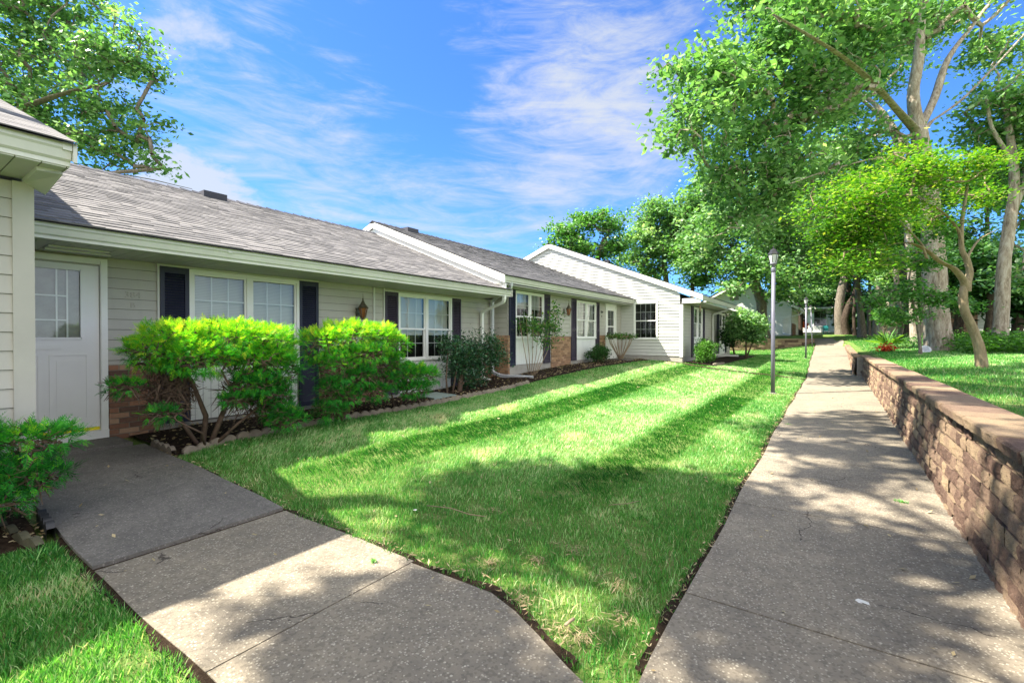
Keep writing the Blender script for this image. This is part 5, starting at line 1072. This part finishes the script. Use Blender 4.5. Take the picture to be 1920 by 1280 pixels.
# ------------------------------------------------------------------ feathery cypress bushes
def sprays(Pc, Dr, length, nseg=7):
    """flat fan sprays: a stalk with paired narrow leaflets; Pc base points, Dr outward directions"""
    k = len(Pc); Dr = Dr/np.linalg.norm(Dr, axis=1)[:, None]; side = np.cross(Dr, np.array([0, 0, 1.])+RNG.standard_normal((k, 3))*.25); side /= np.linalg.norm(side, axis=1)[:, None]
    L_ = length*RNG.uniform(.6, 1.25, k)[:, None]; nr = np.cross(side, Dr); V = []
    for i in range(nseg):
        t = (i+.5)/nseg; base = Pc+Dr*L_*t+nr*L_*(-.18*t*t)
        ll = L_*(.55*(1-.75*t))
        for sg in (1, -1):
            d = Dr*.75+side*sg*.75+RNG.standard_normal((k, 3))*.16; d /= np.linalg.norm(d, axis=1)[:, None]; w = np.cross(d, nr)*ll*.10
            V.append(np.stack([base, base+d*ll*.5+w, base+d*ll, base+d*ll*.5-w], 1))
    d = Dr; base = Pc+Dr*L_*.1; w = side*L_*.03; V.append(np.stack([base-w, base+w, base+d*L_+w*.3-nr*L_*.18, base+d*L_-w*.3-nr*L_*.18], 1))
    return np.concatenate(V), 2*nseg+1
def cypress(label, base, blobs, n, stems, length=.17, gold=1.0, inner=(), name='cypress_bush', group=None):
    t = thing(name, label, 'bush', base, group)
    mb = MB(); tips = []
    for (pts, r) in stems: mb.tube(pts, r, 7, jit=.08); tips += [np.array(p) for p in pts[1:]]
    st = mb.build('stems', M['twig'], t)
    w = np.array([b[1]*b[2]*b[3] for b in blobs])**.66; w /= w.sum(); Pc = []; Dr = []
    for b, q in zip(blobs, w):
        m_ = int(n*q); d = rand_dirs(m_); d[:, 2] = np.where(RNG.random(m_) < .35, np.abs(d[:, 2]), d[:, 2]); rad = np.array(b[1:])
        rr = 1-.38*RNG.random(m_)**1.6; lump = 1+.12*np.sin(d[:, 0]*7+b[0][1]*5)*np.sin(d[:, 1]*8)+.08*np.sin(d[:, 2]*11)
        p = np.array(b[0])+d*rad*(rr*lump)[:, None]; Pc.append(p); o = d/rad; o /= np.linalg.norm(o, axis=1)[:, None]; o = o*.8+RNG.standard_normal((m_, 3))*.28; o[:, 2] += .12; Dr.append(o)
    Pc = np.concatenate(Pc); Dr = np.concatenate(Dr); V, rep = sprays(Pc, Dr, length)
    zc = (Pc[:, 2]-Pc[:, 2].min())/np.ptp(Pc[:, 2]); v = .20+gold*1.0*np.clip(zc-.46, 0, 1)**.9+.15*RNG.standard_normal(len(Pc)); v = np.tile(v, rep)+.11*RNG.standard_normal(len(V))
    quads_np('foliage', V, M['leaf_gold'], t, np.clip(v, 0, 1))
    # twigs from the stems out to the sprays
    T = Pc[RNG.choice(len(Pc), min(len(Pc), n//6), replace=False)]; nodes = tips; par = [-1]*len(tips)
    arr, par = skeleton(nodes, par, T, bend=.18); branch_mesh('twigs', arr, par, len(tips), .0022, M['twig'], t, rmax=.012, power=.40, sides=4)
    if 1:
        T2 = np.concatenate([np.array(b[0])+rand_dirs(60)*np.array(b[1:])*.75*RNG.random((60, 1))**.5 for b in blobs]+[np.array(b[0])+rand_dirs(900)*np.array(b[1:])*RNG.random((900, 1))**.5 for b in inner]); A = T2; d = rand_dirs(len(A))*.16; d[:, 2] -= .02; w_ = np.cross(d, rand_dirs(len(A)))*.05
        tag(quads_np('dead_twigs', np.stack([A-w_, A+w_, A+d+w_*.3, A+d-w_*.3], 1), M['twig'], t, RNG.random(len(A))), kind='stuff')
    return t
zb = .2
def B(x, y, z, rx, ry, rz): return ((x, y, z), rx, ry, rz)

cypress('wide golden cypress bush nearest the white door, larger of the two tall ones', (-6.06, 2.42, .17),
        [B(-5.80, 2.05, 1.36, .42, .36, .22), B(-5.72, 2.55, 1.38, .46, .42, .23), B(-5.72, 2.92, 1.33, .44, .38, .24), B(-5.85, 1.82, 1.26, .26, .22, .13), B(-5.55, 2.2, 1.2, .30, .35, .18), B(-5.5, 2.8, 1.15, .32, .34, .20), B(-5.6, 3.08, 1.02, .28, .24, .22), B(-5.62, 3.02, .70, .26, .22, .15), B(-5.5, 2.75, .88, .24, .26, .11), B(-5.85, 1.62, .92, .12, .15, .07), B(-5.75, 1.9, .62, .14, .16, .05), B(-5.5, 3.1, .42, .18, .24, .09), B(-5.6, 3.05, .52, .22, .2, .12), B(-5.55, 2.55, .72, .14, .18, .05)], 
        8200, [([(-6.06, 2.40, .1), (-6.0, 2.42, .5), (-5.9, 2.25, .9), (-5.8, 2.0, 1.25)], [.034, .028, .02, .009]), ([(-6.03, 2.45, .1), (-5.9, 2.55, .5), (-5.8, 2.65, .9), (-5.7, 2.8, 1.25)], [.034, .028, .02, .009]), ([(-6.0, 2.47, .12), (-5.8, 2.68, .4), (-5.65, 2.95, .65), (-5.6, 3.1, .9)], [.022, .018, .013, .007]), ([(-6.06, 2.40, .1), (-6.05, 2.2, .45), (-6.0, 1.95, .8), (-5.9, 1.75, 1.15)], [.026, .02, .015, .008]), ([(-6.0, 2.42, .1), (-5.8, 2.3, .35), (-5.65, 2.0, .55)], [.018, .013, .006])], .088, inner=[B(-5.95, 2.05, .85, .16, .24, .35), B(-5.9, 2.9, .75, .2, .4, .3)])
cypress('golden cypress bush with reddish bare twigs showing, farther of the two tall ones', (-6.0, 4.15, .2),
        [B(-5.80, 3.80, 1.30, .36, .34, .24), B(-5.75, 4.15, 1.42, .40, .40, .23), B(-5.75, 4.6, 1.40, .40, .40, .23), B(-5.8, 4.95, 1.30, .34, .30, .20), B(-5.6, 3.86, 1.0, .30, .26, .26), B(-5.6, 3.82, .66, .22, .22, .20), B(-5.5, 4.35, 1.18, .28, .32, .14), B(-5.5, 4.2, .86, .2, .24, .12), B(-5.75, 4.95, 1.0, .22, .22, .18), B(-5.55, 4.0, .6, .18, .2, .12), B(-5.65, 3.8, .42, .2, .2, .14), B(-5.6, 4.55, .6, .2, .22, .12), B(-5.7, 4.8, .75, .2, .2, .12)],
        6200, [([(-6.0, 4.05, .1), (-5.95, 4.0, .5), (-5.85, 3.8, .95), (-5.8, 3.7, 1.2)], [.034, .028, .018, .009]), ([(-5.98, 4.15, .1), (-5.85, 4.3, .5), (-5.8, 4.4, .9), (-5.75, 4.5, 1.25)], [.038, .03, .02, .01]), ([(-6.0, 4.2, .1), (-5.95, 4.5, .5), (-5.8, 4.8, 1.0)], [.024, .018, .009]), ([(-5.98, 4.12, .1), (-5.8, 4.1, .55), (-5.7, 4.15, 1.1)], [.02, .015, .008])], .086, inner=[B(-5.75, 4.5, .9, .2, .35, .3)])
cypress('small low bright green cypress bush right of the two tall golden ones', (-6.2, 5.5, .2),
        [B(-5.85, 5.35, .80, .34, .34, .18), B(-5.75, 5.65, .76, .30, .28, .15), B(-5.95, 5.1, .74, .26, .24, .17), B(-5.7, 5.4, .55, .24, .32, .10)], 2600, [([(-6.15, 5.45, .1), (-6.0, 5.45, .4), (-5.85, 5.5, .68)], [.022, .017, .007]), ([(-6.17, 5.42, .1), (-6.05, 5.25, .4), (-5.95, 5.1, .65)], [.018, .014, .007])], .085, gold=.45)
cypress('bright green cypress spilling over the walkway at the lower left edge', (-4.85, .1, .17),
        [B(-4.72, .42, .74, .30, .26, .13), B(-4.68, .15, .68, .34, .30, .18), B(-4.58, .78, .70, .20, .24, .09), B(-4.55, .75, .45, .18, .2, .06), B(-4.58, .40, .50, .28, .28, .12), B(-4.75, -.1, .8, .3, .3, .2), B(-4.50, .55, .34, .18, .20, .05), B(-4.5, .3, .26, .22, .24, .07), B(-4.5, .68, .5, .14, .16, .05)],
        3600, [([(-4.9, .05, .1), (-4.85, .2, .45), (-4.75, .45, .75)], [.03, .022, .008]), ([(-4.9, .0, .1), (-4.85, -.05, .45), (-4.7, .0, .8)], [.03, .022, .008])], .09, gold=.5)

# ------------------------------------------------------------------ other bushes
def bush(label, base, blobs, ncl, nleaf, leaf, spread, lm, stems, name='bush', tip=.002, bm='twig', flat=.9, up=.3, shell=.35, vsh=0, aspect=.55, cat='bush', rmax=.012):
    t = thing(name, label, cat, base); mb = MB(); tips = []
    for pts, r in stems: mb.tube(pts, r, 6, jit=.06); tips += [np.array(p) for p in pts]
    mb.build('stems', M[bm], t)
    T = blob_points(blobs, ncl, shell); arr, par = skeleton(tips, [-1]*len(tips), T, bend=.15); branch_mesh('twigs', arr, par, len(tips), tip, M[bm], t, rmax=rmax, power=.4, sides=4)
    V, c = leaves_np(T, nleaf, spread, leaf, up, flat, aspect); q = np.repeat(RNG.standard_normal(len(T))*.12, nleaf)
    zc = (c[:, 2]-c[:, 2].min())/np.ptp(c[:, 2]); quads_np('foliage', V, M[lm], t, np.clip(.42+vsh+q+.18*RNG.standard_normal(len(c))+.15*(zc-.5), 0, 1)); return t
bush('dark glossy holly bush standing against the two downspouts', (-6.5, 7.3, .2),
     [B(-6.45, 7.25, 1.15, .34, .42, .30), B(-6.5, 7.75, 1.12, .32, .38, .32), B(-6.4, 8.25, 1.18, .30, .42, .32), B(-6.3, 8.5, 1.0, .24, .25, .3), B(-6.5, 7.5, .8, .34, .45, .26), B(-6.6, 8.2, .78, .3, .35, .3), B(-6.5, 7.9, .5, .28, .35, .18)], 380, 30, .050, .085, 'leaf_holly',
     [([(-6.5, 7.1, .15), (-6.5, 7.05, .6), (-6.5, 7.1, 1.1)], [.02, .017, .01]), ([(-6.48, 7.2, .15), (-6.45, 7.3, .7), (-6.45, 7.4, 1.1)], [.022, .018, .01]), ([(-6.55, 7.5, .15), (-6.55, 7.55, .5), (-6.55, 7.8, 1.0)], [.07, .055, .03]), ([(-6.6, 7.7, .15), (-6.6, 8.0, .6), (-6.6, 8.3, 1.0)], [.03, .02, .01])], name='holly_bush', bm='twig')
bush('thin straggly rose with bare canes before the first window of the middle house', (-6.4, 10.3, .45),
     [B(-6.45, 10.1, 1.75, .28, .4, .26), B(-6.45, 10.6, 1.62, .25, .35, .28), B(-6.4, 11.15, 1.70, .22, .34, .20), B(-6.4, 11.4, 2.05, .2, .22, .35), B(-6.4, 10.9, 1.3, .2, .3, .15), B(-6.45, 11.55, 1.6, .2, .25, .2)], 120, 13, .07, .10, 'leaf_rose',
     [([(-6.4, 10.05+.06*i, .45), (-6.42, 9.9+.18*i, 1.0), (-6.44, 9.75+.27*i, 1.55), (-6.42, 9.65+.30*i, 1.8+.15*(i % 3))], [.011, .009, .007, .004]) for i in range(7)], name='rose_bush', bm='twig_tan', shell=.7)
bush('small round dark boxwood under the brick left of the middle house door', (-6.35, 14.2, .58), [B(-6.35, 14.2, .86, .36, .38, .27), B(-6.35, 14.35, .95, .26, .28, .22)], 200, 26, .045, .06, 'leaf_dark', [([(-6.35, 14.2, .5), (-6.35, 14.2, .8)], [.03, .02])], vsh=.25, name='boxwood')
t = bush('bare vase shaped shrub with a thin green flat top by the middle house door', (-6.3, 16.1, .58), [B(-6.3, 15.9, 1.45, .42, .55, .06), B(-6.2, 16.3, 1.45, .4, .4, .05)], 150, 12, .05, .05, 'leaf_boxw', [([(-6.3, 16.05, .5), (-6.3+.1*math.cos(a), 16.05+.12*math.sin(a), .75), (-6.3+.34*math.cos(a), 16.05+.5*math.sin(a), 1.2), (-6.3+.4*math.cos(a), 16.05+.62*math.sin(a), 1.46)], [.02, .014, .009, .004]) for a in np.linspace(0, 6.1, 17)], name='clipped_shrub', bm='twig_tan', tip=.003)
bush('round bright green bush at the shuttered window beyond the gable corner', (-3.85, 17.9, .57), [B(-3.85, 17.9, .95, .36, .36, .32), B(-3.85, 18.1, 1.12, .3, .3, .2), B(-3.8, 17.8, .75, .34, .34, .2)], 230, 26, .055, .07, 'leaf_boxw', [([(-3.85, 17.9, .5), (-3.85, 17.95, .9)], [.03, .015])], vsh=.2, name='round_bush')
bush('tall leafy rhododendron at the far corner of the houses', (-3.2, 23.3, .6), [B(-3.3, 23.2, 2.15, .55, .55, .50), B(-2.85, 23.4, 1.95, .5, .5, .45), B(-3.6, 23.2, 1.7, .45, .45, .4), B(-2.9, 23.4, 1.45, .35, .35, .25)], 300, 26, .13, .13, 'leaf_pale', [([(-3.2, 23.3, .45), (-3.2, 23.3, 1.2), (-3.2, 23.25, 2.0)], [.05, .04, .02]), ([(-3.2, 23.3, .45), (-2.95, 23.4, 1.2), (-2.85, 23.4, 1.8)], [.04, .03, .015])], tip=.004, vsh=.05, name='rhododendron')
bush('dark dead leaved shrub before the far downspout, left of the rhododendron', (-3.9, 23.6, .55), [B(-4.0, 23.5, 1.5, .25, .5, .3), B(-3.9, 23.2, 1.2, .25, .4, .25), B(-3.9, 24.0, 1.9, .2, .3, .25)], 80, 16, .12, .13, 'leaf_dark', [([(-3.75, 23.9, .5), (-3.85, 23.8, 1.1), (-3.95, 23.7, 1.8)], [.05, .035, .02])], name='shrub')
# ground cover right of the sycamore (nobody could count it)
cvx = []
for i in range(330):
    px = random.uniform(1785, 1960); p = ghit(px, random.uniform(646, 664)); cvx.append((p.x+random.uniform(-.2, .2), p.y+random.uniform(-.3, .3), p.z+random.uniform(.05, .42)))
V, c = leaves_np(np.array(cvx), 36, .16, .085, .8, .7, .6); tag(quads_np('ground_cover', V, M['leaf_boxw'], None, np.clip(.55+.25*RNG.standard_normal(len(c)), 0, 1)), 'bright green leafy ground cover between the sycamore and the right picture edge', 'ground cover', kind='stuff')
cvx = []
for i in range(120):
    p = ghit(random.uniform(1640, 1735), random.uniform(640, 652)); cvx.append((p.x, p.y, p.z+random.uniform(.0, .3)))
V, c = leaves_np(np.array(cvx), 20, .14, .10, .8, .7, .4); tag(quads_np('ground_cover', V, M['leaf'], None, np.clip(.45+.25*RNG.standard_normal(len(c)), 0, 1)), 'weedy green growth at the feet of the clustered trunks', 'ground cover', kind='stuff')
# ivy collar across the clustered trunks
ivy = np.array([tuple(P(random.uniform(1645, 1728), random.gauss(592, 7), random.uniform(22, 26))) for _ in range(150)])
V, c = leaves_np(ivy, 26, .14, .13, .6, .6, .7); iv = thing('ivy', 'band of dark green ivy crossing the clustered trunks at head height', 'ivy', tuple(P(1685, 640, 24)))
quads_np('foliage', V, M['leaf'], iv, np.clip(.35+.2*RNG.standard_normal(len(c)), 0, 1))
mb = MB()
for i in range(16): mb.tube([tuple(P(random.uniform(1650, 1725), 640, 24)), tuple(P(random.uniform(1650, 1725), 615, 23.5)), tuple(P(random.uniform(1650, 1725), 592, 24))], .012, 4)
mb.build('stems', M['twig_tan'], iv)
# ------------------------------------------------------------------ lamp posts
def lamp_post(x, y, z, label, hgt=3.47):
    t = thing('lamp_post', label, 'lamp post', (0, 0, 0), 'black lantern lamp posts along the path')
    mb = MB(); mb.lathe((0, 0, 0), [(.09, -.05), (.09, .015), (.07, .03)], 16); mb.build('base_plate', M['conc_s'], t)
    mb = MB(); mb.lathe((0, 0, 0), [(.044, .0), (.042, 1.2), (.042, hgt-.56)], 18); mb.build('pole', M['polegrey'], t)
    mb = MB(); z0 = hgt-.56; mb.lathe((0, 0, z0), [(.046, -.06), (.050, -.03), (.050, .02), (.044, .045)], 16); mb.lathe((0, 0, z0+.045), [(.028, 0), (.028, .03), (.05, .06), (.07, .075), (.075, .085), (.075, .10)], 12)
    mb.build('collar', M['polegrey'], t)
    zb_ = z0+.145; mb = MB()
    for k in range(6):
        a = math.pi/3*k+.3; mb.tube([(.068*math.cos(a), .068*math.sin(a), zb_), (.112*math.cos(a), .112*math.sin(a), zb_+.21)], .007, 4)
    mb.lathe((0, 0, zb_+.205), [(.12, -.004), (.125, .006), (.118, .014), (.095, .055), (.085, .06), (.07, .10), (.045, .125), (.02, .135), (.012, .15), (.018, .165), (.006, .185), (.004, .21)], 6, sm=False, rot=.3)
    lan = mb.build('lantern', M['iron'], t)
    g = MB(); g.lathe((0, 0, zb_), [(.062, 0), (.105, .205)], 6, sm=False, rot=.3); g.build('lantern_glass', M['frost'], lan)
    t.location = (x, y, z); PINV[t.name] = Matrix.Identity(4)
    return t
PINV_KEEP = dict(PINV)
p = ghit(1449, 738); l1 = lamp_post(p.x, p.y, p.z, 'nearest grey lamp post with a clear lantern, on the lawn left of the path')
def copy_tree(o, parent=None):
    c = o.copy(); C.objects.link(c)
    if parent is not None: c.parent = parent; c.matrix_parent_inverse = o.matrix_parent_inverse.copy()
    for ch in [q for q in bpy.data.objects if q.parent == o]: copy_tree(ch, c)
    return c
p = ghit(1511, 672)
c_ = copy_tree(l1); c_.location = (p.x, p.y, p.z); c_.scale = (.85, .85, .85); c_['label'] = 'second lamp post down the path, slim against the dark planter wall'
p = ghit(1519, 652); c_ = copy_tree(l1); c_.location = (p.x+.1, p.y+.5, p.z); c_.scale = (.7, .7, .75); c_['label'] = 'third lamp post, small and slightly leaning right behind the second one'; c_.rotation_euler = (0, math.radians(-2.2), 0)

# ------------------------------------------------------------------ small things
# grey green slab in the bed
mb = MB(); vs = [(-6.85, 6.55, .235), (-6.25, 6.45, .225), (-6.22, 7.05, .235), (-6.82, 7.10, .245)]
mb.grid(vs+[(x, y, z+.035) for x, y, z in vs], [(0, 1, 2, 3), (4, 7, 6, 5), (0, 4, 5, 1), (1, 5, 6, 2), (2, 6, 7, 3), (3, 7, 4, 0)], .5, False); tag(mb.build('stone_slab', M['slate']), 'flat grey green slab lying in the mulch under the second double window', 'slab')
# round white plaque leaning at the sycamore foot
q = ghit(1735, 661); t = thing('plaque', 'round white garden plaque with dark lettering leaning at the foot of the big sycamore', 'plaque', tuple(q))
R = Matrix.Translation(q+Vector((0, 0, .10))) @ Matrix.Rotation(math.radians(35), 4, 'Z') @ Matrix.Rotation(math.radians(55), 4, 'X') @ Matrix.Rotation(math.radians(-25), 4, 'Y') @ Matrix.Scale(.45, 4)
mb = MB(); mb.lathe((0, 0, 0), [(.30, -.02), (.33, 0), (.32, .02), (.29, .02), (.28, .008), (0.001, .008)], 28)
o = mb.build('disc', M['plaque'], t); o.data.transform(R)
mb = MB()
for r_ in range(4):
    y_ = .13-.085*r_; x_ = -.19+.03*abs(r_-1.5)
    while x_ < .17: w_ = random.uniform(.02, .05); mb.box(x_, x_+w_, y_, y_+.035, .009, .013); x_ += w_+.018
o = mb.build('lettering', M['ink'], t); o.data.transform(R)
# red bromeliad and yucca
q = ghit(1663, 660); t = thing('red_flower', 'clump of red flowers on the raised lawn before the yucca', 'flower', tuple(q))
V, c = leaves_np(np.array([[q.x, q.y, q.z+.13]]*14), 16, .11, .10, .5, .7, .5); quads_np('petals', V, M['red'], t, RNG.random(len(c)))
V, c = leaves_np(np.array([[q.x, q.y, q.z+.04]]*6), 8, .10, .12, .5, .3, .3); quads_np('leaves', V, M['leaf_boxw'], t, RNG.random(len(c)))
q = ghit(1664, 650); t = thing('yucca', 'spiky green and yellow yucca at the foot of the clustered trunks', 'plant', tuple(q)); V = []
for i in range(70):
    a = random.uniform(0, 6.28); el = random.uniform(.15, 1.3); L_ = random.uniform(.5, .95); d = Vector((math.cos(a)*math.cos(el), math.sin(a)*math.cos(el), math.sin(el))); s = Vector((-math.sin(a), math.cos(a), 0))*.028
    b_ = q+Vector((0, 0, .1)); m_ = b_+d*L_*.6; e_ = b_+d*L_+Vector((0, 0, -.12*L_)); V.append([b_-s*.5, b_+s*.5, m_+s, e_, m_-s])
quads_np('leaves', np.array([[tuple(p) for p in v] for v in V]), M['leaf_rose'], t, RNG.random(len(V)), 5)
# navy gate at the far right house
q = P(1903, 612, 28); gz = z1(q.x, q.y)
t = thing('garden_gate', 'dark blue slatted garden gate before the far right house', 'gate', (q.x, q.y, gz)); R = RT
mb = MB()
for s in (-.42, .42): mb.tube([(q.x+R.x*s, q.y+R.y*s, gz-.1), (q.x+R.x*s, q.y+R.y*s, gz+1.25)], .07, 4, sm=False)
mb.build('gate_post', M['navy'], t); mb = MB()
for i in range(6): s = -.34+.136*i; mb.tube([(q.x+R.x*s, q.y+R.y*s, gz+.1), (q.x+R.x*s, q.y+R.y*s, gz+1.1)], .018, 4, sm=False)
for z_ in (.15, .62, 1.1): mb.tube([(q.x-R.x*.4, q.y-R.y*.4, gz+z_), (q.x+R.x*.4, q.y+R.y*.4, gz+z_)], .022, 4, sm=False)
mb.build('gate_panel', M['navy'], t)
# teal chair far away
q = ghit(1548, 627); t = thing('garden_chair', 'tiny teal plastic chair beside the far trunk before the distant windows', 'chair', tuple(q)); mb = MB(); mb.box(q.x-.2, q.x+.2, q.y-.25, q.y+.25, q.z+.36, q.z+.42); mb.build('seat', M['teal'], t)
mb = MB(); mb.box(q.x-.2, q.x+.2, q.y+.21, q.y+.26, q.z+.42, q.z+.82); mb.build('backrest', M['teal'], t)
for sx in (-.18, .18):
    for sy in (-.22, .22): mb = MB(); mb.tube([(q.x+sx, q.y+sy, q.z), (q.x+sx*.95, q.y+sy*.95, q.z+.37)], .03, 5); mb.build('leg', M['teal'], t)
for sx in (-.22, .22): mb = MB(); mb.box(q.x+sx-.04, q.x+sx+.04, q.y-.22, q.y+.24, q.z+.62, q.z+.66); mb.build('armrest', M['teal'], t)
# red flowers by the distant windows
q = ghit(1503, 628); V, c = leaves_np(np.array([[q.x, q.y, q.z+.9]]*14), 12, .30, .22, .5, .7, .7); tag(quads_np('red_bush', V, M['red'], None, RNG.random(len(c))), 'distant red flowering bush at the corner behind the second lamp post', 'bush')
# weed tufts
def tuft(p, n, h, label, mat='grass', v0=.4):
    V = []
    for i in range(n):
        a = random.uniform(0, 6.28); L_ = h*random.uniform(.6, 1.2); o_ = Vector((random.gauss(0, h*.5), random.gauss(0, h*.3), 0)); d = Vector((math.cos(a)*.6, math.sin(a)*.6, .7))*L_; s = Vector((-math.sin(a), math.cos(a), 0))*.0035
        b_ = p+o_; V.append([tuple(b_-s), tuple(b_+s), tuple(b_+d*.6+s*.7), tuple(b_+d), tuple(b_+d*.6-s*.7)])
    return tag(quads_np('weed_tuft', np.array(V), M[mat], None, np.clip(v0+.2*RNG.standard_normal(len(V)), 0, 1), 5), label, 'weed')
q = ghit(1690, 950); tuft(q+Vector((0, 0, .03)), 60, .045, 'small green weed tuft growing out of the sunlit middle of the path')
q = ghit(1478, 800); tuft(q+Vector((0, 0, .02)), 40, .05, 'pale weed tuft in the path edge left, near the lamp shadow', v0=.6)
q = ghit(85, 1045); tuft(q+Vector((0, 0, .02)), 30, .09, 'low green weed beside the mossy edging blocks', v0=.3)
q = ghit(700, 1058); tuft(q+Vector((0, 0, .02)), 40, .025, 'flat moss tuft in the walkway crack', v0=.5)
# twigs lying about
def stick(pp, r, label, mat='twig_tan'):
    pts = []
    for x, y in pp: q = ghit(x, y); pts.append((q.x, q.y, q.z+.035))
    mb = MB(); mb.tube(pts, r, 5, jit=.2); tag(mb.build('twig', M[mat]), label, 'twig')
stick([(800, 955), (845, 960), (880, 972), (910, 976)], .004, 'long thin pale twig lying on the shaded lawn')
stick([(1735, 905), (1752, 912), (1772, 930), (1778, 938)], .004, 'thin pale root on the path at the foot of the block wall')
stick([(1142, 954), (1180, 951), (1198, 946)], .003, 'short fine twig on the shaded lawn left of the path')
stick([(1060, 1185), (1068, 1178), (1076, 1172)], .008, 'stubby bit of wood in the grass near the walkway corner', 'twig_tan')
# pale patch and litter
def litter(px, py, r, label, mat='paper', dz=.034):
    q = ghit(px, py); mb = MB(); n = 9; pts = [(q.x+r*random.uniform(.6, 1.1)*math.cos(6.283*k/n), q.y+r*.8*random.uniform(.6, 1.1)*math.sin(6.283*k/n), q.z+dz+random.uniform(0, .003)) for k in range(n)]
    mb.face(pts); mb.face([(x, y, z-.003) for x, y, z in pts][::-1]); tag(mb.build('litter', M[mat]), label, 'litter')
litter(1618, 1140, .035, 'white splash shaped scrap on the near path')
litter(778, 967, .018, 'white paper scrap in the lawn left of the thin twig', dz=.05)
litter(1762, 1152, .012, 'tiny pale chip on the near path toward the wall')
litter(1200, 925, .012, 'small tan leaf on the sunlit edge of the shaded lawn', 'twig_tan', .05)
# scattered dead leaves and chips: mulch litter (uncountable)
n = 2600; yy = RNG.uniform(2.1, 17.4, n); ex = edge_x(yy); bx = np.where(yy < 9.75, -7.3, -6.85); xx = bx+(ex-bx)*RNG.random(n); zz_ = zf(xx, yy)+.035+.02*RNG.random(n)
V, c = leaves_np(np.stack([xx, yy, zz_], 1), 1, .001, .05, 1.5, 1, .5); tag(quads_np('mulch_chips', V, M['straw'], None, RNG.random(n)*.8), 'bark chips and dead leaves scattered over the long mulch bed', 'mulch', kind='stuff')
n = 500; xx = RNG.uniform(-5.05, -4.3, n); yy = RNG.uniform(-.6, .8, n)
V, c = leaves_np(np.stack([xx, yy, zf(xx, yy)+.035], 1), 1, .001, .035, 1.5, 1, .5); tag(quads_np('dead_leaves', V, M['straw'], None, RNG.random(n)), 'dry leaf litter on the bare soil under the near left cypress', 'leaf litter', kind='stuff')
n = 700; yy = RNG.uniform(1.9, 14, n); xx = np.array([pl(q) for q in yy])-RNG.uniform(0, .08, n)
xx2 = RNG.uniform(-6.3, -1.0, n//2); yy2 = 2.03+RNG.uniform(0, .10, n//2)+np.array([cv(q)-2.0 if q > -2.1 else 0 for q in xx2])
xx = np.concatenate([xx, xx2]); yy = np.concatenate([yy, yy2])
V, c = leaves_np(np.stack([xx, yy, zf(xx, yy)+.02], 1), 1, .002, .03, 1.2, 1, .25); tag(quads_np('dry_clippings', V, M['straw'], None, RNG.random(len(c))), 'dry clippings and crumbs along the concrete edges', 'clippings', kind='stuff')

# worn spots in the lawn near the walkway corner: bare soil with straw
sm = MB(); SP = []
for sx, sy, sr in spot:
    n_ = 11; pts = []
    for k in range(n_):
        a = 2*math.pi*k/n_; r_ = sr*.9*random.uniform(.6, 1.15); pts.append((sx+r_*math.cos(a), sy+r_*math.sin(a)*.8, z1(sx, sy)+.004))
    for k in range(int(500*sr)): a = random.uniform(0, 6.28); r_ = sr*abs(random.gauss(0, .8)); SP.append((sx+r_*math.cos(a), sy+r_*math.sin(a)*.8, z1(sx, sy)+.006))
V, c = leaves_np(np.array(SP), 2, .02, .04, 1.2, .15, .10); tag(quads_np('dry_clippings', V, M['straw'], None, .2+RNG.random(len(c))*.6), 'dry straw coloured thatch on the worn lawn spots near the walkway corner', 'dead grass', kind='stuff')
# small fallen leaves on lawn and path
n = 420; xx = RNG.uniform(-6, .8, n); yy = RNG.uniform(.9, 14, n)
V, c = leaves_np(np.stack([xx, yy, zf(xx, yy)+.04], 1), 1, .002, .032, 1.2, 1, .5); tag(quads_np('fallen_leaves', V, M['straw'], None, RNG.random(len(c))*.9), 'small fallen leaves scattered over lawn, walkway and path', 'leaf litter', kind='stuff')
